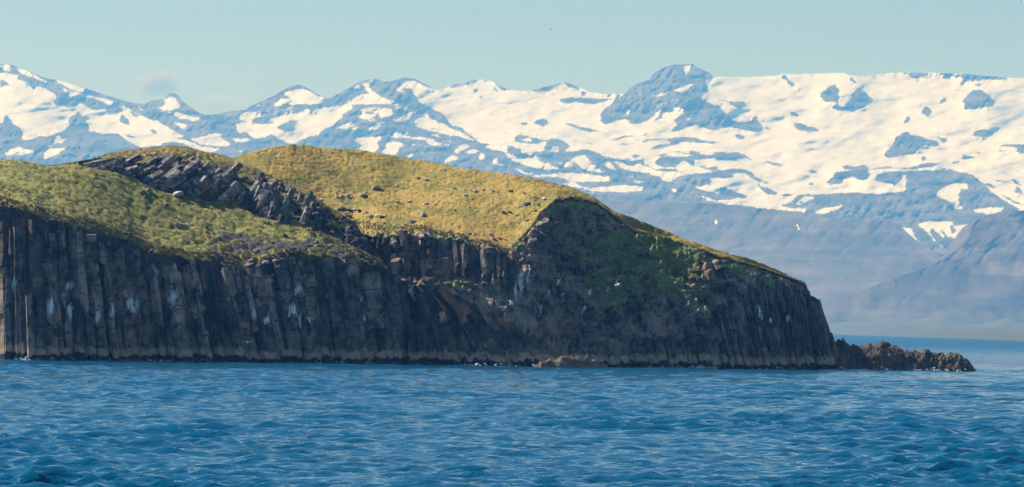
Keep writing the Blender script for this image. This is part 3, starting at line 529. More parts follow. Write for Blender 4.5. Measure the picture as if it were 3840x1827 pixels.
# --- main hill and right-hand cliffs (C)
UC = np.arange(820, 3190, 4.0)
C_wat = [(820,820,30),(1380,1380,20),(1470,1470,9),(1500,1500,6.0),(1560,1560,4.4),(1700,1700,3.2),(2000,2000,1.4),(2300,2300,.4),(2700,2700,0),(3100,3115,0),(3140,3146,1.0),(3190,3152,14)]
C_1 = [(820,820,1065,34),(1380,1380,1065,22),(1480,1480,1064,8),(1600,1600,1074,7),(1720,1720,1084,6.2),(1800,1800,1106,5.4),(1900,1900,1156,4),(2000,2000,1218,3.6),(2080,2080,1262,3),(2200,2200,1285,2.6),(2350,2350,1275,2.4),(2500,2500,1235,2.2),(2650,2650,1165,2),(2750,2750,1110,1.8),(2850,2850,1100,1.6),(2950,2950,1110,1.6),(3040,3050,1190,1.6),(3100,3104,1270,1.6),(3140,3136,1340,2.2),(3190,3140,1340,14)]
C_2 = [(820,820,1040,34),(1380,1380,1040,24),(1480,1480,1040,10.5),(1600,1600,1052,9.6),(1720,1720,1066,7.6),(1800,1800,1086,6.3),(1900,1900,1132,4.8),(2000,2000,1192,4.4),(2080,2080,1230,4.6),(2200,2200,1200,7.5),(2350,2350,1150,7.5),(2500,2500,1090,7),(2650,2650,1060,5),(2750,2750,1050,3.2),(2850,2850,1060,2.4),(2950,2950,1085,2.2),(3040,3044,1150,2.2),(3100,3096,1235,2.2),(3140,3128,1310,2.8),(3190,3132,1310,14.5)]
C_2b = [(820,820,960,36),(1380,1380,985,25),(1480,1480,1012,11.4),(1600,1600,1015,10.4),(1720,1720,1018,8.5),(1800,1800,1020,7.5),(1900,1900,1040,6.6),(2000,2000,1020,8.2),(2080,2080,985,13),(2200,2200,930,15.5),(2350,2350,930,17.5),(2500,2500,955,15),(2650,2650,1000,8.5),(2750,2750,1010,5.2),(2850,2850,1025,3.6),(2950,2950,1062,3.2),(3040,3036,1125,3.2),(3100,3088,1200,3.2),(3140,3120,1275,3.5),(3190,3124,1275,15)]
C_3 = [(820,820,900,38),(1200,1200,860,33),(1349,1349,863,25),(1400,1400,872,17),(1471,1471,880,12.4),(1573,1573,866,11.6),(1675,1675,884,10.6),(1769,1769,906,9.2),(1838,1838,914,8.6),(1880,1880,940,8.4),(1915,1915,945,9.2),(1955,1955,900,11.5),(1990,1990,858,14),(2030,2030,800,17),(2085,2085,754,19),(2155,2155,750,20),(2228,2228,760,20.5),(2280,2280,800,20.5),(2330,2330,838,20.5),(2371,2371,872,20),(2436,2436,888,19.5),(2514,2514,902,18),(2560,2560,922,16),(2648,2648,948,11.5),(2700,2700,970,8.5),(2788,2788,986,7),(2850,2850,1006,5.6),(2908,2908,1030,5),(2961,2961,1052,4.6),(3019,3016,1072,4.4),(3040,3034,1116,4.2),(3075,3066,1136,4.0),(3100,3083,1172,3.8),(3140,3112,1262,4),(3190,3116,1262,15)]
C_4 = [(820,820,740,42),(1206,1206,755,40),(1308,1308,767,37),(1430,1430,779,31),(1512,1512,804,27),(1593,1593,824,23),(1654,1654,849,20),(1736,1736,865,18),(1818,1818,893,16.5),(1880,1880,915,15.5),(1930,1930,905,16),(1990,1990,840,17.5),(2085,2085,740,20.5),(2155,2155,738,21.5),(2228,2228,753,21.5),(2300,2300,800,21.5),(2371,2371,855,21.5),(2436,2436,872,21.2),(2514,2514,892,19.8),(2648,2648,942,12.5),(2788,2788,978,8),(2908,2908,1023,6),(3019,3016,1067,5.2),(3040,3034,1114,5),(3075,3066,1132,4.6),(3100,3084,1168,4.4),(3140,3114,1258,4.6),(3190,3117,1258,16)]
C_6 = [(820,820,610,62),(900,900,586,62),(982,982,562,62),(1084,1084,543,62),(1145,1145,541,62),(1218,1218,554,61),(1340,1340,563,60),(1430,1430,577,58),(1553,1553,598,55),(1675,1675,618,51),(1797,1797,639,46),(1900,1900,649,42),(2004,2004,670,38),(2126,2126,699,34),(2208,2208,732,31),(2269,2269,768,29),(2302,2302,793,28),(2371,2371,817,27),(2493,2493,866,25),(2555,2555,895,22),(2657,2657,935,17),(2738,2738,958,14),(2800,2800,971,11.5),(2850,2850,990,10),(2908,2908,1016,9),(2961,2961,1041,8.5),(3019,3019,1061,8),(3040,3037,1109,7),(3075,3069,1126,6.6),(3100,3086,1163,6.4),(3140,3116,1255,6.5),(3190,3119,1255,18)]
wC, c1, c2, c2b, c3, c4, c6 = [water_row(UC, C_wat)] + [L3(UC, q, v) for q, v in ((C_1, 0), (C_2, 0), (C_2b, 0), (C_3, np.clip((line(UC, C_3)[1] - line(UC, C_4)[1]) * .8, 2, 18)), (C_4, 0), (C_6, 0))]
def C_lerp(rows, u, t): return np.stack([np.interp(u, UC, rows[0][:, k]) * (1 - t) + np.interp(u, UC, rows[1][:, k]) * t for k in range(3)], -1)
GC = smooth_rows(stack([wC, c1, c2, c2b, c3], [60, 26, 36, 40]), 3); nC = normals(GC)
if nC[20, 300, 1] > 0: nC = -nC
PXc, PYc = project(GC)
but = sst(PXc, 2660, 2780)                                    # right-hand columnar buttress
dome = sst(PXc, 2050, 1950) * sst(PYc, 1075, 1110)
rough = 1 - .75 * np.clip(but + dome + sst(PYc, 1270, 1300), 0, 1)
strat = fbm(XYZ(GC[..., 0] * .5, GC[..., 1] * .5, GC[..., 2] * .5), 5, 71, .55, ridged=True)
big = fbm(GC * .14, 3, 77)
stp = np.floor(GC[..., 2] * .55 + 1.6 * fbm(GC * .12, 2, 79)); step = _h(stp.astype(np.int64), np.floor(GC[..., 0] * .35 + stp * .37).astype(np.int64), np.zeros(stp.shape, np.int64), 3)
dC = rough * (1.25 * strat + 1.3 * big + 1.0 * (step - .5)) + .25 * fbm(XYZ(GC[..., 0] * .9, GC[..., 1] * .9, GC[..., 2] * .15), 3, 74) - .25
# hollow cave under the dark crag, small gully notches
for x, y, rx, ry, a in ((2115, 800, 35, 40, 2.2), (2545, 1000, 34, 22, 2.0), (1935, 1000, 25, 70, 1.6), (1530, 1035, 40, 12, .6), (2250, 1190, 120, 30, 1.0)):
    dC -= a * np.exp(-((PXc - x) / rx) ** 2 - ((PYc - y) / ry) ** 2)
rowC = np.arange(GC.shape[0])[:, None]; endf = sst(rowC, GC.shape[0] - 1, GC.shape[0] - 8) * .85 + .15
veg = 0 * PXc
for x, y, rx, ry, a in ((2450, 1010, 220, 80, .75), (2600, 1050, 120, 60, .55), (2780, 1010, 90, 18, .6), (2900, 1050, 80, 16, .5), (2330, 1100, 150, 60, .5), (2150, 850, 120, 50, .3), (2420, 905, 90, 30, .9), (2520, 930, 90, 32, .9), (2620, 965, 90, 30, .85), (2720, 995, 80, 22, .7), (2200, 990, 110, 60, .4), (2260, 1060, 120, 50, .5), (2400, 1020, 190, 60, .75), (2300, 930, 140, 70, .5), (2480, 940, 120, 50, .6), (2520, 1075, 120, 50, .6), (2330, 1120, 110, 50, .5), (2620, 960, 120, 45, .45), (2100, 930, 90, 60, .3), (1860, 960, 60, 40, .35), (1640, 1075, 190, 14, .6), (2600, 1130, 90, 60, .4), (2480, 1160, 120, 40, .3)):
    veg = np.maximum(veg, a * np.exp(-((PXc - x) / rx) ** 2 - ((PYc - y) / ry) ** 2))
veg = np.maximum(veg, .85 * np.exp(-((GC.shape[0] - 1 - rowC) / 7.) ** 2) * sst(fbm(XYZ(PXc / 45., PYc * 0, 0 * PXc), 3, 88), -.3, .2))
cliffC = child(grid_obj('cliff_face', GC + nC * (dC * endf)[..., None], M_basC, None, {'guano': guano(GC) * .85, 'veg': veg}, smooth=False))
cliffC['label'] = 'shadowed craggy cliffs below the golden hill, green scree in the middle'
c4b = c4 + np.array([0, 3.0, -.35]); px6, py6, yo6 = line(UC, C_6)
c5 = c4b * .45 + c6 * .55; c5[:, 2] += .03 * (c6[:, 2] - c4b[:, 2])
c7 = at(px6, py6 + 45, D0(px6) + yo6 + 14); c8 = at(px6, py6 + 160, D0(px6) + yo6 + 30)
wide = sst(UC, 1950, 1750)
GH = smooth_rows(stack([c3, c4, c4b, c5, c6, c7, c8], [26, 8, 46, 46, 16, 4]), 4)
mH = .16 * np.sqrt(np.clip(1 - (worley(XYZ(GH[..., 0] * 1.3, GH[..., 1] * 1.0, 0)[..., :2], 9) / .72) ** 2, 0, 1)) + .35 * fbm(GH * .2, 3, 91) + .14 * fbm(GH * 1.1, 3, 93)
GH[..., 2] += mH * (sst(np.arange(GH.shape[0])[:, None], 0, 8) * .8 + .2)
PXh, PYh = project(GH)
gH = 1.1 - .55 * sst(fbm(GH * .25, 3, 95), .28, .5)
for x, y, rx, ry in ((1290, 790, 70, 16), (1420, 812, 60, 12), (1540, 835, 50, 12), (1560, 700, 60, 8), (1330, 735, 90, 10)): gH = gH - .5 * np.exp(-((PXh - x) / rx) ** 2 - ((PYh - y) / ry) ** 2)
gH[:3] *= .6
hillC = child(grid_obj('grass_slope', GH, M_grC, None, {'grass': np.clip(gH, 0, 1)}))
hillC['label'] = 'broad golden grassy hillside behind the ridge'

# ------------------------------------------------------------------ grass tufts (uncountable)
def tufts(name, G, weight, n, hmin, hmax, seed, label):
    g = np.random.default_rng(seed); nv, nu = G.shape[:2]
    w_ = weight[:-1, :-1].ravel().astype(float); w_ /= w_.sum(); c = g.choice(len(w_), n, p=w_)
    i, j = c // (nu - 1), c % (nu - 1); a, b = g.random(n), g.random(n)
    P = G[i, j] + (G[i + 1, j] - G[i, j]) * a[:, None] + (G[i, j + 1] - G[i, j]) * b[:, None]
    tint = np.clip(.5 + .5 * fbm(P * .3, 3, seed) + g.normal(0, .18, n), 0, 1); K = 5
    co, hh, tt = [], [], []
    for k in range(K):
        an = g.uniform(0, 6.283, n); h = g.uniform(hmin, hmax, n); d = XYZ(np.cos(an), np.sin(an), 0); s = XYZ(-np.sin(an), np.cos(an), 0)
        wd = (g.uniform(.05, .11, n))[:, None]; base = P + d * .05 - np.array([0, 0, .05])
        co += [base - s * wd, base + s * wd, base + d * (h * g.uniform(.3, .9, n))[:, None] + XYZ(0, 0, h)]
        hh += [np.zeros(n), np.zeros(n), np.ones(n)]; tt += [tint, tint, tint]
    co = np.stack(co, 1).reshape(-1, 3); tr = np.arange(len(co)).reshape(-1, 3)
    me = np_mesh(name, co, None, tr, False, {'tint': np.stack(tt, 1).ravel(), 'height': np.stack(hh, 1).ravel()}); me.materials.append(M_blade)
    o = child(link(bpy.data.objects.new(name, me))); o['kind'] = 'stuff'; o['label'] = label; return o
wA_ = np.clip(grA_attr, 0, 1) * (sst(moundA, .1, .8) + .15); wA_[-25:] *= .1
tufts('grass_tufts', GS, wA_, 12000, .06, .17, 5, 'coarse grass tufts on the left slope')
wB_ = (1 - rockB) * (tB < 1.08) + .04
tufts('grass_tufts', GB, wB_, 6000, .06, .18, 6, 'coarse grass tufts on the rocky ridge')
wH_ = np.clip(gH, 0, 1) * (np.arange(GH.shape[0])[:, None] < 134); wH_ = wH_ * np.linalg.norm(np.cross(np.gradient(GH, axis=1), np.gradient(GH, axis=0)), axis=-1)
tufts('grass_tufts', GH, wH_, 22000, .04, .11, 7, 'dry golden grass on the main hill')

tufts('grass_tufts', GS[:14], np.clip(grA_attr[:14] + .5, 0, 1), 3200, .15, .42, 8, 'shaggy grass hanging over the left cliff edge')
tufts('grass_tufts', GH[:12], np.ones(GH[:12].shape[:2]), 4200, .12, .36, 9, 'shaggy grass along the rim of the right-hand cliffs')
# ------------------------------------------------------------------ basalt columns
def column(path, nrm, r, parent, mat, taper=.9, seed=0, sides=6):
    g = np.random.default_rng(seed); n = len(path)
    T = np.gradient(path, axis=0); T /= np.linalg.norm(T, axis=1, keepdims=True)
    N = nrm - T * np.sum(nrm * T, 1, keepdims=True); N /= np.linalg.norm(N, axis=1, keepdims=True); B = np.cross(T, N)
    a0 = g.uniform(0, 1.0); ang = a0 + np.arange(sides) * 2 * math.pi / sides + g.uniform(-.22, .22, sides); rad = g.uniform(.85, 1.15, sides)
    off = np.zeros(2); tone = g.uniform(.35, 1); idx, jo, tn, sc = [], [], [], []; cur = 1.0
    for i in range(n):
        idx.append(i); jo.append(off.copy()); tn.append(tone); sc.append(cur)
        if 0 < i < n - 1 and g.random() < .3:
            off = off * .4 + g.normal(0, .15 * r, 2); tone = np.clip(tone + g.normal(0, .3), .1, 1); cur = g.uniform(.88, 1.08)
            idx.append(i + .04); jo.append(off.copy()); tn.append(tone); sc.append(cur)
    idx = np.array(idx); fl = idx.astype(int); fr = (idx - fl)[:, None]; nx = np.minimum(fl + 1, n - 1)
    path = path[fl] * (1 - fr) + path[nx] * fr; T = T[fl]; N = N[fl]; B = B[fl]; n = len(idx)
    jo = np.array(jo); tn = np.array(tn); rr = r * np.array(sc) * (1 + g.normal(0, .02, n)) * np.linspace(1.04, taper, n)
    ca, sa = np.cos(ang) * rad, np.sin(ang) * rad
    V = path[:, None] + N[:, None] * (rr[:, None] * ca + jo[:, :1])[..., None] + B[:, None] * (rr[:, None] * sa + jo[:, 1:])[..., None]
    tilt = g.normal(0, .22, 2); V[-1] += T[-1] * ((ca * tilt[0] + sa * tilt[1]) * r)[:, None]
    V[0] += T[0] * ((ca * tilt[1] - sa * tilt[0]) * r)[:, None]
    co = V.reshape(-1, 3); q = []
    for i in range(n - 1):
        for s in range(sides):
            s2 = (s + 1) % sides; q.append((i * sides + s, i * sides + s2, (i + 1) * sides + s2, (i + 1) * sides + s))
    ce = np.stack([path[0], path[-1] + N[-1] * 0]); co = np.concatenate([co, ce]); m = n * sides
    tr = [(m, (s + 1) % sides, s) for s in range(sides)] + [(m + 1, (n - 1) * sides + s, (n - 1) * sides + (s + 1) % sides) for s in range(sides)]
    me = np_mesh('basalt_column', co, q, tr, False, {'guano': guano(co), 'tone': np.concatenate([np.repeat(tn, sides), [tn[0], tn[-1]]])}); me.materials.append(mat)
    return child(link(bpy.data.objects.new('basalt_column', me)), parent)
nflat = np.array([.32, -.93, .18]); nflat /= np.linalg.norm(nflat)
g = np.random.default_rng(11); ncol = 0
def face_cols(fn, nfn, u0, u1, step, lean, rmul, parent, mat, offs, tmin, tmax, seed, nr=18, keep=1.0, bend=0.):
    global ncol
    gg = np.random.default_rng(seed); u = u0
    while u < u1:
        wd = step * gg.choice([.55, .75, .9, 1.1, 1.35, 1.6]); uc = u + wd / 2; u += wd
        if gg.random() > keep: continue
        a = tmin(gg, uc); b = tmax(gg, uc)
        t = np.linspace(a, b, max(4, int(nr * (b - a)))); ln = lean(uc)
        us = uc - ln * t - bend * ln * t ** 3
        P = fn(us, t); N = nfn(us, t)
        o = offs(gg, uc) + .25 * math.sin(uc * .021) + .2 * math.sin(uc * .057 + 1)
        r = wd / 23.6 * .5 * rmul * 1.12
        column(P + N * (o - r * .25), N, r, parent, mat, .92, int(seed * 1000 + uc)); ncol += 1
def nA_fn(u, t):
    n = np.broadcast_to(nflat, (len(t), 3)).copy(); k = sst(u, 190, 60)[:, None]
    n = n * (1 - k) + np.array([-.80, -.60, .1]) * k; return n / np.linalg.norm(n, axis=1, keepdims=True)
leanA = lambda u: float(np.interp(u, [-200, 100, 300, 800, 1150, 1500], [0, 10, 45, 95, 75, 45]))
# back row, whole height
face_cols(A_cliff, nA_fn, -160, 1530, 37, leanA, 1.02, cliffA, M_bas, lambda q, u: q.normal(.0, .34), lambda q, u: 0, lambda q, u: 1.0 - max(0, q.normal(.03, .06)) + (.09 * max(0, q.normal(.2, .5)) if u > 560 else 0), 21, 20)
# broken front columns: some stand from the water, some hang from the top
face_cols(A_cliff, nA_fn, -150, 1500, 40, leanA, 1.0, cliffA, M_bas, lambda q, u: q.uniform(.5, 1.3), lambda q, u: 0, lambda q, u: q.choice([.12, .2, .35, .5, .66, .8]) * q.uniform(.85, 1.1), 22, 20, .75)
face_cols(A_cliff, nA_fn, -150, 1490, 42, leanA, .98, cliffA, M_bas, lambda q, u: q.uniform(.5, 1.2), lambda q, u: q.uniform(.35, .78), lambda q, u: q.uniform(.82, .98) + (.06 * q.random() if u > 560 else 0), 23, 20, .6)
# dome of curving columns below the ledge
def nC_fn(rows):
    def f(u, t):
        e = 2.0; P = C_lerp(rows, u, t); n = np.cross(C_lerp(rows, u + e, t) - P, C_lerp(rows, u, t + .02) - P)
        n = np.where(n[:, 1:2] > 0, -n, n); n += np.array([0, 0, 0]); return n / np.linalg.norm(n, axis=1, keepdims=True)
    return f
fD = lambda u, t: C_lerp((wC, c1), u, t) + np.array([.3, -.9, .2]) * (1.1 * np.sin(np.clip(t, 0, 1) * 3.14))[:, None]
leanD = lambda u: float(np.interp(u, [1480, 1600, 1800, 1950, 2150, 2300], [25, 45, 110, 190, 230, 190]))
face_cols(fD, nC_fn((wC, c1)), 1500, 2170, 31, leanD, 1.15, cliffC, M_basD, lambda q, u: q.normal(.15, .16) - .4 * float(sst(u, 1850, 2000)), lambda q, u: 0, lambda q, u: float(np.interp(u, [1800, 2000, 2170], [1, .86, .6])) - abs(q.normal(0, .04)), 31, 18, bend=.5)
face_cols(fD, nC_fn((wC, c1)), 1510, 2150, 36, leanD, 1.1, cliffC, M_basD, lambda q, u: q.uniform(.35, .6), lambda q, u: 0, lambda q, u: q.uniform(.12, .75), 32, 18, .5, bend=.5)
# short leaning columns along the foot of the amphitheatre
leanE = lambda u: float(np.interp(u, [2150, 2400, 2700], [60, 45, 40]))
face_cols(lambda u, t: C_lerp((wC, c1), u, t), nC_fn((wC, c1)), 2170, 2740, 27, leanE, 1.2, cliffC, M_basD, lambda q, u: q.normal(.2, .15), lambda q, u: 0, lambda q, u: q.uniform(.45, 1.0), 33, 12)
# upper cliff under the golden hill
face_cols(lambda u, t: C_lerp((c2b, c3), u, t), nC_fn((c2b, c3)), 1395, 1900, 22, lambda u: 6, 1.15, cliffC, M_basT, lambda q, u: q.normal(.25, .3), lambda q, u: -.15, lambda q, u: q.uniform(.82, 1.0), 34, 12)
# right-hand buttress, fine columns
def fR(u, t):
    return np.where(t[:, None] < .72, C_lerp((wC, c1), u, np.clip(t / .72, 0, 1)), C_lerp((c1, c3), u, np.clip((t - .72) / .28, 0, 1)))
leanR = lambda u: float(np.interp(u, [2700, 2900, 3120, 3160], [95, 85, 45, 25]))
face_cols(fR, nC_fn((wC, c1)), 2740, 3165, 19, leanR, 1.2, cliffC, M_basR, lambda q, u: q.normal(.2, .22), lambda q, u: 0, lambda q, u: float(np.interp(u, [2740, 2850, 2900], [.7, .8, .97])) - abs(q.normal(0, .03)), 35, 20)
face_cols(fR, nC_fn((wC, c1)), 2760, 3150, 24, leanR, 1.1, cliffC, M_basR, lambda q, u: q.uniform(.4, .7), lambda q, u: 0, lambda q, u: q.uniform(.1, .7), 36, 20, .6)

# ------------------------------------------------------------------ loose and outcropping rock
dg = bpy.context.evaluated_depsgraph_get()
def cast(px, py):
    dg.update(); d = Vector(ray(px, py).tolist()).normalized()
    ok, loc, n, i, ob, m = scene.ray_cast(dg, Vector((0, 0, H)), d)
    return (loc, n, ob, d) if ok else (None, None, None, d)
def stone_mesh(seed, mat, npts=16, flat=1.0):
    g = np.random.default_rng(seed); bm = bmesh.new()
    P = g.normal(size=(npts, 3)); P /= np.linalg.norm(P, axis=1, keepdims=True); P *= g.uniform(.75, 1.05, (npts, 1)); P = np.clip(P, -.72, .8)
    for p in P: bm.verts.new(p)
    r = bmesh.ops.convex_hull(bm, input=bm.verts)
    bmesh.ops.delete(bm, geom=[v for v in bm.verts if not v.link_faces], context='VERTS')
    me = bpy.data.meshes.new('stone'); bm.to_mesh(me); bm.free(); me.materials.append(mat); return me
ST = {k: [stone_mesh(s + 100 * i, m) for s in range(8)] for i, (k, m) in enumerate((('p', M_stone), ('d', M_dstone), ('r', M_ridge)))}
def stone(name, px, py, wpx, kind='p', hf=.5, sink=.25, rot=None, parent=None, hit=None, g=np.random.default_rng(77)):
    loc, n, ob, d = hit or cast(px, py)
    if loc is None or ob.name.startswith(('sea', 'mountain', 'table', 'scree', 'coastal')): return None
    s = wpx / 23.6 / 1.5
    o = bpy.data.objects.new(name, ST[kind][int(g.integers(8))])
    o.location = loc + n * (s * hf * (.5 - sink)); o.scale = (s, s * g.uniform(.7, 1), s * hf * g.uniform(.85, 1.2))
    o.rotation_euler = rot if rot is not None else (g.normal(0, .2), g.normal(0, .2), g.uniform(0, 6.28))
    link(o)
    if parent is not None: child(o, parent)
    return o
sx = lambda a, ox, oy, k=2.452: [(ox + q[0] / k, oy + q[1] / k, q[2] / k * 1.1, *(q[3:])) for q in a]
jobs = []
for px, py, wd, *k in sx([(1250,505,80),(880,545,30),(945,535,35),(885,585,50),(985,580,60),(1060,575,26),(1130,575,80,'d'),(1165,545,28),(740,605,40),(1640,415,40),(1715,430,50),(1440,485,34),(1495,510,44),(1370,555,26),(1450,635,40),(1560,630,44),(1710,655,56),(1920,645,30),(2020,660,30),(2105,680,26),(1845,700,30),(2425,730,50,'d'),(1910,525,24),(1970,505,36),(2015,508,30),(2160,535,46,'d'),(2130,530,24),(2235,520,24),(2320,535,34),(2370,545,28),(2080,575,50),(1820,625,24),(1980,710,30,'d'),(960,655,36,'d'),(945,705,60,'d'),(905,700,44),(1010,715,60,'d'),(1050,705,44),(1095,720,56,'d'),(1165,730,44),(1210,775,56,'d'),(1260,765,50),(1300,775,56,'d'),(1340,765,30),(1000,765,56,'d'),(1180,805,36),(1580,820,56),(1610,810,30),(1470,900,40),(2110,930,44,'d'),(2165,938,60,'d'),(2235,930,30),(2300,930,44),(2340,975,50,'d'),(2385,970,40,'d'),(1380,675,20),(1500,650,18),(1680,575,18),(1790,655,30)], 900, 500):
    jobs.append((px, py, wd, k[0] if k and py > 760 else 'p'))
for px, py, wd, *k in sx([(120,165,36),(165,175,24),(280,160,50),(405,185,36),(450,200,30),(430,285,70),(395,280,30),(215,360,40,'d'),(270,360,44,'d'),(345,385,50),(415,395,40),(460,375,26),(95,560,46),(30,565,30),(125,610,50,'d'),(175,600,44,'d'),(230,610,24),(540,290,36,'d'),(590,240,44,'d'),(640,240,30,'d'),(440,435,40,'d'),(510,350,44,'d'),(355,312,20),(275,660,24),(800,230,44),(770,300,70),(935,250,50),(790,340,60,'d'),(1110,370,56),(1190,380,50,'d')], 1800, 650):
    jobs.append((px, py, wd, k[0] if k and py > 760 else 'p'))
hits = [cast(j[0], j[1]) for j in jobs]
for j, h in zip(jobs, hits): stone('stone', j[0], j[1], j[2], j[3], .5, .2, parent=hillC if h[2] and h[2].name.startswith('grass') else cliffC, hit=h)
# boulders on the ledge above the dome, scattered blocks over the amphitheatre
led = [(1500,1045,36),(1522,1052,30),(1545,1042,44),(1570,1050,40),(1600,1055,50),(1625,1048,36),(1650,1062,34),(1585,1068,40),(1612,1072,34),(1520,1030,44),(1560,1062,28),(1680,1066,26),(1640,1074,26),(1535,1062,26)]
gs = np.random.default_rng(5); amp = []
for k in range(230):
    x = gs.uniform(2060, 2800); y = gs.uniform(860, 1260)
    if y < np.interp(x, [2060, 2350, 2600, 2800], [900, 930, 1000, 1030]) or y > np.interp(x, [2060, 2300, 2600, 2800], [1200, 1260, 1190, 1110]): continue
    amp.append((x, y, gs.choice([14, 18, 24, 32, 44]) * gs.uniform(.8, 1.2)))
for x, y in ((2630,985),(2655,1000),(2680,990),(2640,1020),(2700,1010),(2720,985),(2665,1035),(2715,1040),(2690,1060),(2735,1070),(2650,1075),(2700,1090),(2620,1050),(2610,1010)): amp.append((x, y, gs.uniform(30, 62)))
hits = [cast(j[0], j[1]) for j in led + amp]
for j, h in zip(led + amp, hits): stone('stone', j[0], j[1], j[2], 'd', .55, .2, parent=cliffC, hit=h)
gf = np.random.default_rng(31)
for k in range(70):
    x = gf.choice([gf.uniform(0, 1480), gf.uniform(1520, 3120)]); P = at(x, 1370., float(D0(x)) - gf.uniform(.3, 1.5) + (float(np.interp(x, [0, 50, 100, 170], [10.6, 7, 3.8, 0])) if x < 170 else float(np.interp(x, [1500, 1560, 1700, 2000, 2300], [5.5, 4.2, 3, 1.2, .3])) if x > 1500 else 0))
    o = bpy.data.objects.new('stone', ST['d'][int(gf.integers(8))]); sz = gf.uniform(.3, 1.0); o.location = (P[0], P[1], gf.uniform(-.15, .15)); o.scale = (sz, sz * .8, sz * gf.uniform(.5, .9)); o.rotation_euler = (gf.normal(0, .3), gf.normal(0, .3), gf.uniform(0, 6.28))
    child(link(o), cliffA if x < 1500 else cliffC)
# tilted rock slabs of the ridge
def slab_mesh(seed):
    g = np.random.default_rng(seed); bm = bmesh.new(); n = 5
    for e in (-1, 1):
        for k in range(n):
            a = k * 6.283 / n + g.uniform(-.3, .3); bm.verts.new((e * g.uniform(.85, 1.05), math.cos(a) * g.uniform(.8, 1.1), math.sin(a) * g.uniform(.8, 1.1)))
    bmesh.ops.convex_hull(bm, input=bm.verts); me = bpy.data.meshes.new('rock_slab'); bm.to_mesh(me); bm.free(); me.materials.append(M_ridge); return me
SL = [slab_mesh(k) for k in range(10)]
slabs = []
gs = np.random.default_rng(9)
for k in range(80):
    x = gs.uniform(330, 1180); lo = np.interp(x, [430, 510, 693, 877, 1063, 1185], [648, 677, 734, 771, 840, 877]); up = np.interp(x, [330, 480, 640, 800, 950, 1180], [612, 595, 590, 625, 660, 760])
    y = up + (lo - up) * gs.beta(1.3, 1.1); slabs.append((x, y, gs.uniform(40, 125) * (1 if x < 1000 else .7), float(np.interp(x, [330, 500, 800, 1000, 1180], [18, 25, 48, 60, 72])) + gs.normal(0, 6)))
hits = [cast(s[0], s[1]) for s in slabs]
for k, (s, h) in enumerate(zip(slabs, hits)):
    if h[0] is None or not h[2].name.startswith('rock_ridge'): continue
    o = bpy.data.objects.new('rock_slab', SL[k % 10]); ln = s[2] / 23.6 / 2; th = ln * gs.uniform(.28, .48)
    o.scale = (ln, th * 1.1, th); o.location = h[0] + h[1] * (th * .35)
    o.rotation_euler = (gs.uniform(0, 6.28), -R(s[3]), R(gs.uniform(5, 40))); child(link(o), ridgeB)
# stones on the left slope
jobs = sx([(1820,625,60,'p'),(1640,850,60,'r'),(1670,840,44,'p'),(1610,780,44,'r'),(1530,665,44,'r'),(1340,590,40,'r'),(1310,540,60,'r'),(1365,530,60,'r'),(1390,545,40,'p'),(2230,1000,40,'r'),(1900,870,36,'r'),(2010,960,40,'r'),(110,675,40,'d'),(160,745,44,'d'),(60,620,50,'d'),(30,640,40,'d')], 0, 500) + sx([(640,965,34,'p'),(670,972,30,'p'),(250,820,50,'r'),(200,870,44,'r'),(520,880,44,'r'),(420,950,56,'r'),(300,1010,50,'r'),(150,1090,60,'r'),(100,1180,60,'r'),(230,1185,60,'p'),(320,1180,44,'p'),(500,930,40,'r'),(700,1010,44,'r'),(840,1040,50,'r'),(1000,1080,40,'r')], 900, 500)
hits = [cast(j[0], j[1]) for j in jobs]
for j, h in zip(jobs, hits): stone('stone', j[0], j[1], j[2], j[3], .6, .2, parent=slopeA, hit=h)
# distinctive boulders, things of their own
h1, h2, h3 = cast(665, 735), cast(1589, 806), cast(1530, 706 )
for h, wd, kd, rot, lab in ((h1, 46, 'p', (.1, -.35, .2), 'pale flat slab boulder on the left slope below the rocky ridge'), (h2, 30, 'p', (0, .2, .5), 'lone upright grey boulder on the golden hillside')):
    o = stone('boulder', 0, 0, wd, kd, .5 if kd == 'p' and wd > 40 else .9, .1, rot, None, h)
    if o: tag(o, lab, 'boulder')

# ------------------------------------------------------------------ reefs
def reef(name, label, outline, base_off, depth, mat, seed, amp):
    px = np.arange(outline[0][0], outline[-1][0] + .1, 4.0); top = np.interp(px, *zip(*outline))
    wl = np.interp(px, WLX, WLY); yb = D0(px) + base_off
    zt = at(px, top, yb + depth * .5)[:, 2]; n = 30
    s = np.linspace(-1, 1, n)[:, None]; prof = np.clip(1 - np.abs(s) ** 2.2, 0, 1)
    Yd = yb + depth * (s * .5 + .5); X = at(px, wl, yb)[:, 0][None] * Yd / yb
    Z = -1.2 + (np.maximum(zt, .0) + 1.2) * prof
    P = XYZ(X, Yd, Z); nz = fbm(P * .7, 5, seed, .65, ridged=True) - .35 + .6 * (np.round(2.5 * vnoise(P * 1.3, seed + 9)) / 2.5)
    P[..., 2] += amp * nz * prof ** .5 * np.clip((zt + .3) / 1.2, .15, 1); P[..., 1] += .6 * amp * fbm(P * .7, 3, seed + 4); P[..., 0] += .4 * amp * fbm(P * .8, 3, seed + 6)
    return tag(grid_obj(name, P, mat, None, None, smooth=False), label, 'reef')
reef('rock_reef', 'dark jagged skerry trailing off the right tip of the island', [(3090,1350),(3110,1300),(3128,1290),(3140,1278),(3150,1282),(3158,1268),(3170,1288),(3185,1295),(3200,1292),(3215,1300),(3235,1303),(3255,1292),(3270,1296),(3285,1288),(3300,1284),(3320,1286),(3335,1289),(3350,1291),(3370,1302),(3390,1315),(3410,1313),(3430,1312),(3450,1316),(3470,1313),(3490,1316),(3505,1326),(3520,1332),(3535,1326),(3545,1333),(3560,1324),(3580,1323),(3600,1332),(3612,1344),(3620,1342),(3632,1356),(3645,1376),(3662,1392),(3675,1405)], 0, 9, M_reef, 5, .55)
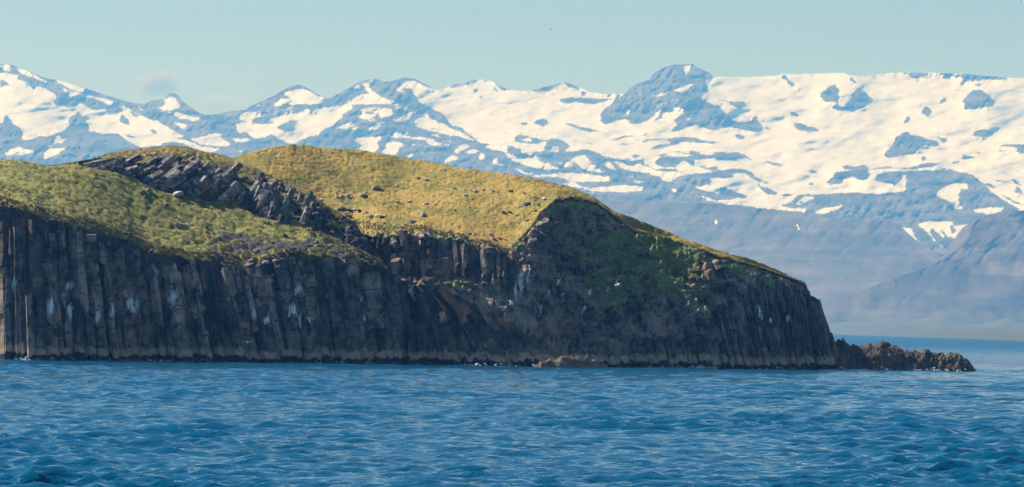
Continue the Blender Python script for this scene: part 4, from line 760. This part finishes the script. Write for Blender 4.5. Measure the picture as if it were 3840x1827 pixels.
reef('lit_reef', 'low sunlit tan rock reef at the foot of the dark cliff', [(2000,1374),(2012,1368),(2030,1358),(2050,1349),(2075,1344),(2100,1339),(2125,1340),(2140,1337),(2160,1341),(2190,1337),(2200,1340),(2215,1350),(2240,1351),(2246,1360),(2262,1362),(2280,1376)], -8.5, 5, M_reefl, 15, .45)

# ------------------------------------------------------------------ birds
def flat(name, c, rough=.7):
    t = NT(name); n = t.noise(t.n('TexCoord').outputs['Object'], 9, 3)
    return t.set(Base_Color=t.mix(n, tuple(k * .85 for k in c), tuple(min(1, k * 1.1) for k in c)), Roughness=rough)
M_white = flat('white_plumage', (.82, .81, .78)); M_grey = flat('grey_plumage', (.36, .38, .41)); M_dark = flat('black_plumage', (.02, .02, .022)); M_brown = flat('dusky_plumage', (.10, .085, .07)); M_bill = flat('yellow_bill', (.6, .36, .05))
def ring_body(secs, sides=8):
    co, q = [], []
    for (x, z, ry, rz) in secs:
        for k in range(sides):
            a = 6.283 * k / sides; co.append((x, math.cos(a) * ry, z + math.sin(a) * rz))
    n = len(secs)
    for i in range(n - 1):
        for k in range(sides): k2 = (k + 1) % sides; q.append((i * sides + k, i * sides + k2, (i + 1) * sides + k2, (i + 1) * sides + k))
    return co, q, [tuple(range(sides))[::-1], tuple((n - 1) * sides + k for k in range(sides))]
def bird(name, pose, mats):
    """one body mesh: head, bill, tail and wings grow out of it; bill and wings as separate material slots"""
    if pose == 'sit':   secs = [(-.26, .10, .01, .006), (-.20, .12, .03, .012), (-.10, .13, .075, .06), (.02, .15, .09, .085), (.10, .20, .065, .075), (.13, .25, .045, .05), (.15, .29, .05, .05), (.19, .295, .035, .035), (.215, .285, .014, .014), (.255, .278, .004, .006)]
    elif pose == 'float': secs = [(-.26, .09, .01, .006), (-.20, .08, .04, .02), (-.10, .04, .085, .06), (.04, .04, .09, .07), (.12, .09, .06, .06), (.15, .16, .04, .05), (.17, .21, .045, .045), (.21, .21, .03, .03), (.235, .20, .012, .012), (.27, .195, .004, .005)]
    elif pose == 'shag': secs = [(-.34, .10, .02, .008), (-.22, .12, .05, .03), (-.08, .16, .09, .08), (.04, .24, .09, .09), (.10, .36, .05, .05), (.11, .48, .035, .035), (.13, .56, .04, .035), (.18, .575, .03, .026), (.215, .57, .012, .01), (.29, .562, .004, .006)]
    else:               secs = [(-.28, .0, .06, .006), (-.20, .0, .04, .018), (-.08, .0, .06, .05), (.06, .0, .07, .06), (.16, .01, .05, .05), (.20, .015, .045, .045), (.24, .015, .03, .03), (.265, .01, .012, .012), (.30, .006, .004, .005)]
    co, q, caps = ring_body(secs); fm = [0] * len(q)
    for i in range(len(q)):
        if i // 8 >= len(secs) - 3: fm[i] = 2
    faces = [tuple(f) for f in q] + caps; fm += [0, 2]
    if pose in ('sit', 'shag', 'float'):                                  # folded wings as raised shells on each flank, legs
        zc = {'sit': .16, 'float': .07, 'shag': .19}[pose]
        for sgn in (-1, 1):
            b = len(co); co += [(-.30, sgn * .02, zc - .05), (-.10, sgn * .095, zc - .06), (.08, sgn * .10, zc - .01), (.09, sgn * .06, zc + .07), (-.10, sgn * .07, zc + .05)]
            faces += [(b, b + 1, b + 4), (b + 1, b + 2, b + 3, b + 4)]; fm += [1, 1]
        if pose != 'float':
            for sgn in (-1, 1):
                b = len(co)
                for z in (.09, .0):
                    for k in range(3): a = k * 2.094; co.append((-.01 + .008 * math.cos(a), sgn * .04 + .008 * math.sin(a), z))
                faces += [(b + k, b + (k + 1) % 3, b + 3 + (k + 1) % 3, b + 3 + k) for k in range(3)]; fm += [2, 2, 2]
    else:
        up = {'up': 62, 'level': 14, 'bank': 28}[pose]
        for sgn in (-1, 1):
            b = len(co); a1, a2 = R(up), R(up * .35)
            j = [(0, 0)]; j.append((.22 * math.cos(a1), .22 * math.sin(a1))); j.append((j[1][0] + .34 * math.cos(a2), j[1][1] + .34 * math.sin(a2)))
            for (y, z), (xf, xb) in zip(j, ((.10, -.08), (.15, -.04), (-.06, -.09))):
                for dz in (.012, -.012): co += [(xf, sgn * (.03 + y), .02 + z + dz * .4), ((xf + xb) / 2, sgn * (.03 + y), .02 + z + dz), (xb, sgn * (.03 + y), .02 + z + dz * .2)]
            for s in range(2):
                o, p = b + s * 6, b + s * 6 + 6
                for k in range(2): faces += [(o + k, o + k + 1, p + k + 1, p + k), (o + 3 + k, p + 3 + k, p + 4 + k, o + 4 + k)]; fm += [1, 1]
            faces += [(b + 12, b + 13, b + 14), (b + 15, b + 17, b + 16)]; fm += [1, 1]
    me = bpy.data.meshes.new(name); me.from_pydata(co, [], faces); me.update()
    for m in mats: me.materials.append(m)
    me.polygons.foreach_set('material_index', fm); me.polygons.foreach_set('use_smooth', [True] * len(fm)); return me
SIT = bird('gull', 'sit', (M_white, M_grey, M_bill)); FLO = bird('gull', 'float', (M_white, M_grey, M_bill)); SHAG = bird('shag', 'shag', (M_dark, M_dark, M_brown))
UP = bird('gull', 'up', (M_white, M_white, M_bill)); LEV = bird('gull', 'level', (M_white, M_white, M_bill)); DUS = bird('fulmar', 'bank', (M_brown, M_brown, M_dark))
def place(name, me, loc, rz, sc=1., label=None, cat='bird', group=None, tilt=(0, 0)):
    o = bpy.data.objects.new(name, me); o.location = loc; o.rotation_euler = (tilt[0], tilt[1], rz); o.scale = (sc,) * 3
    return tag(link(o), label, cat, group)
def in_air(px, py, Y): return Vector(at(px, py, Y).tolist())
place('flying_gull', UP, in_air(1917, 1141, 610), R(20), 1.6, 'white gull flying with raised wings before the dark cliff recess', tilt=(0, 0))
place('flying_gull', UP, in_air(2315, 1070, 615), R(150), 1.7, 'white gull flying with raised wings in front of the green scree', tilt=(.3, 0))
place('flying_gull', LEV, in_air(930, 1284, 590), R(85), 1.6, 'white gull gliding level low over the sea before the left cliff', tilt=(0, .1))
place('flying_bird', DUS, in_air(295, 555, 600), R(-30), 1.0, 'dusky bird flying against the snowy mountain at far left', tilt=(.7, .2))
place('flying_bird', DUS, in_air(2068, 112, 660), R(30), .7, 'tiny dark bird high in the open sky', tilt=(.5, 0))
place('flying_bird', DUS, in_air(3360, 1055, 640), R(10), .9, 'dark bird flying before the pale blue hillside on the right', tilt=(.4, -.2))
place('flying_bird', DUS, in_air(3219, 1229, 640), R(60), .55, 'small dark bird flying low just above the far shore', tilt=(.4, .2))
perch = [(a / 2.452 + ox, b / 2.452 + oy) for ox, oy, L in ((0, 900, [(650,592),(885,604),(1020,592),(1160,478),(1205,515),(1270,520),(1222,592),(660,405),(742,400),(1432,285),(2105,555),(1580,440),(1645,630)]), (900, 900, [(350,250),(300,330),(530,415),(508,472),(436,440),(435,570),(515,575),(620,718),(805,512),(1115,540),(1135,710),(1283,705),(262,682),(315,708)])) for a, b in L]
amph = [(1800 + a / 2.452, 650 + b / 2.452) for a, b in [(1030,538),(1130,622),(1060,688),(1190,705),(1270,725),(1205,640),(1460,697),(975,835),(1210,862),(1480,862),(1100,900),(1255,915),(1405,900),(1048,932),(1500,930),(1400,965),(1620,945),(1280,985),(815,915),(1735,910),(1855,915),(1645,1045),(680,885),(1480,955),(955,565)]] + [(1893 / 1 - 185, 1057)]
turf = [(1273,893),(1260,889),(1575,895),(1350,935),(1340,953),(1337,970),(310,847),(175,832)]
hP, hA, hT = [cast(*q) for q in perch], [cast(*q) for q in amph], [cast(*q) for q in turf]
gb = np.random.default_rng(4)
ORD = 'first second third fourth fifth sixth seventh eighth ninth tenth eleventh twelfth thirteenth fourteenth fifteenth sixteenth seventeenth eighteenth nineteenth twentieth'.split() + ['twenty-' + q for q in 'first second third fourth fifth sixth seventh eighth ninth'.split()]
for hs, lab, grp, sc in ((hP, 'white gull perched on the dark left cliff', 'gulls nesting on the left cliff', 1.3), (hA, 'small white gull on the shadowed right-hand crags', 'gulls on the scree and crags', 1.05), (hT, 'small white gull near the upper turf edge', 'gulls near the turf edge', .8)):
    hs = sorted([h for h in hs if h[0] is not None], key=lambda h: h[0].x / h[0].y)
    for k, (loc, n, ob, d) in enumerate(hs): place('perched_gull', SIT, loc - d * .06 - Vector((0, 0, .05)), gb.uniform(0, 6.28), sc, lab + ', ' + ORD[k] + ' of them from the left', 'bird', grp)
h = cast(3309, 1292)
if h[0]: place('standing_gull', SIT, h[0] + Vector((0, 0, .02)), R(180), 1.55, 'white gull standing on top of the dark skerry', 'bird')
def afloat(px, py): return Vector(at(px, py, float(zdepth(px, py, .08))).tolist())
place('floating_gull', FLO, afloat(3075, 1437), R(200), 1.3, 'white bird floating on the sea, nearer of two below the island tip', 'bird')
place('floating_gull', FLO, afloat(3243, 1457), R(160), 1.0, 'pale bird floating on the sea to the right of another one', 'bird')
place('floating_bird', SHAG, afloat(1893, 1384), R(30), .8, 'black shag upright on the water just off the dark cliff', 'bird')
place('floating_bird', FLO, afloat(3699, 1366), R(30), 1.0, 'bird afloat on the open water beyond the skerry tip', 'bird')

# ------------------------------------------------------------------ surf at the foot of the cliff
def surf(spots):
    co, tr = [], []; g = np.random.default_rng(8)
    for px, py, wpx, n in spots:
        for k in range(n):
            x = px + g.normal(0, wpx / 2); Y = float(zdepth(x, np.interp(x, WLX, WLY))) - g.uniform(.4, 1.6)
            c = at(x, 1380, Y); c[2] = abs(g.normal(.05, .22)) * (wpx > 20); s = g.uniform(.05, .18); b = len(co)
            for v in ((1, 0, 0), (-1, 0, 0), (0, 1, 0), (0, -1, 0), (0, 0, .6), (0, 0, -.6)): co.append(c + np.array(v) * s * g.uniform(.6, 1.5, 3))
            tr += [(b + i, b + j, b + z) for i, j, z in ((0, 2, 4), (2, 1, 4), (1, 3, 4), (3, 0, 4), (2, 0, 5), (1, 2, 5), (3, 1, 5), (0, 3, 5))]
    me = np_mesh('surf_foam', np.array(co), None, tr, False); me.materials.append(flat('foam', (.8, .82, .82), .6))
    tag(link(bpy.data.objects.new('surf_foam', me)), 'little white splashes of surf along the cliff foot', 'surf', kind='stuff')
surf([(2620, 1370, 26, 90), (2660, 1370, 30, 110), (2400, 1378, 14, 20), (2255, 1374, 10, 18), (90, 1350, 40, 20), (2520, 1380, 60, 30), (2900, 1386, 90, 30), (700, 1357, 200, 60), (1250, 1364, 160, 50), (1800, 1372, 120, 40), (3200, 1388, 120, 50), (3500, 1392, 120, 50), (300, 1352, 120, 40), (2120, 1378, 90, 40)])

# ------------------------------------------------------------------ haze
def haze():
    bm = bmesh.new(); bmesh.ops.create_cube(bm, size=1)
    x, y0, y1, z0, z1 = 28000, -1500, 28500, -5, 1800
    for v in bm.verts: v.co = (v.co.x * 2 * x, (y0 + y1) / 2 + v.co.y * (y1 - y0), (z0 + z1) / 2 + v.co.z * (z1 - z0))
    me = bpy.data.meshes.new('haze'); bm.to_mesh(me); bm.free()
    m = bpy.data.materials.new('haze_air'); m.use_nodes = True; t = m.node_tree; t.nodes.clear()
    o = t.nodes.new('ShaderNodeOutputMaterial'); v = t.nodes.new('ShaderNodeVolumePrincipled')
    v.inputs['Color'].default_value = (.095, .365, 1.0, 1); v.inputs['Absorption Color'].default_value = (1, 1, 1, 1); v.inputs['Density'].default_value = .000094; v.inputs['Anisotropy'].default_value = .1
    t.links.new(v.outputs[0], o.inputs['Volume']); me.materials.append(m)
    tag(link(bpy.data.objects.new('haze', me)), 'pale blue summer haze over sea and mountains', 'haze', kind='stuff')
haze()
def cloud(label, px, py, w, h, dens, seed):
    Y = 34000.0; c = at(px, py, Y); k = Y / F
    bm = bmesh.new(); bmesh.ops.create_icosphere(bm, subdivisions=4, radius=1)
    P = np.array([v.co[:] for v in bm.verts]); d = 1 + .35 * fbm(P * 1.6 + seed, 3, seed)
    for v, q, e in zip(bm.verts, P, d): v.co = (q[0] * e * w * k, q[1] * e * w * k * .7, q[2] * e * h * k)
    me = bpy.data.meshes.new('cloud'); bm.to_mesh(me); bm.free()
    m = bpy.data.materials.new('cloud_vapour'); m.use_nodes = True; t = m.node_tree; t.nodes.clear(); N_ = t.nodes.new
    o = N_('ShaderNodeOutputMaterial'); v = N_('ShaderNodeVolumePrincipled'); tc = N_('ShaderNodeTexCoord'); nz = N_('ShaderNodeTexNoise'); mr = N_('ShaderNodeMapRange')
    t.links.new(tc.outputs['Object'], nz.inputs['Vector']); nz.inputs['Scale'].default_value = 1.6 / (w * k) ; nz.inputs['Detail'].default_value = 4
    gr = N_('ShaderNodeVectorMath'); gr.operation = 'MULTIPLY'; gr.inputs[1].default_value = (1 / (w * k), 1 / (w * k * .7), 1 / (h * k)); t.links.new(tc.outputs['Object'], gr.inputs[0])
    ln = N_('ShaderNodeVectorMath'); ln.operation = 'LENGTH'; t.links.new(gr.outputs[0], ln.inputs[0])
    sb = N_('ShaderNodeMath'); sb.operation = 'MULTIPLY_ADD'; sb.inputs[1].default_value = -.55; t.links.new(ln.outputs['Value'], sb.inputs[0]); t.links.new(nz.outputs[0], sb.inputs[2])
    t.links.new(sb.outputs[0], mr.inputs[0]); mr.inputs[1].default_value = -.02; mr.inputs[2].default_value = .35; mr.inputs[4].default_value = dens
    t.links.new(mr.outputs[0], v.inputs['Density']); v.inputs['Color'].default_value = (.88, .88, .92, 1); t.links.new(v.outputs[0], o.inputs['Volume']); me.materials.append(m)
    ob = link(bpy.data.objects.new('cloud', me)); ob.location = c.tolist(); tag(ob, label, 'cloud', kind='stuff')
cloud('faint grey wisp of cloud above the small left peak', 590, 310, 105, 62, .009, 3)
cloud('barely visible low wisp of cloud in the left saddle', 815, 385, 120, 40, .005, 8)
print('columns', ncol)
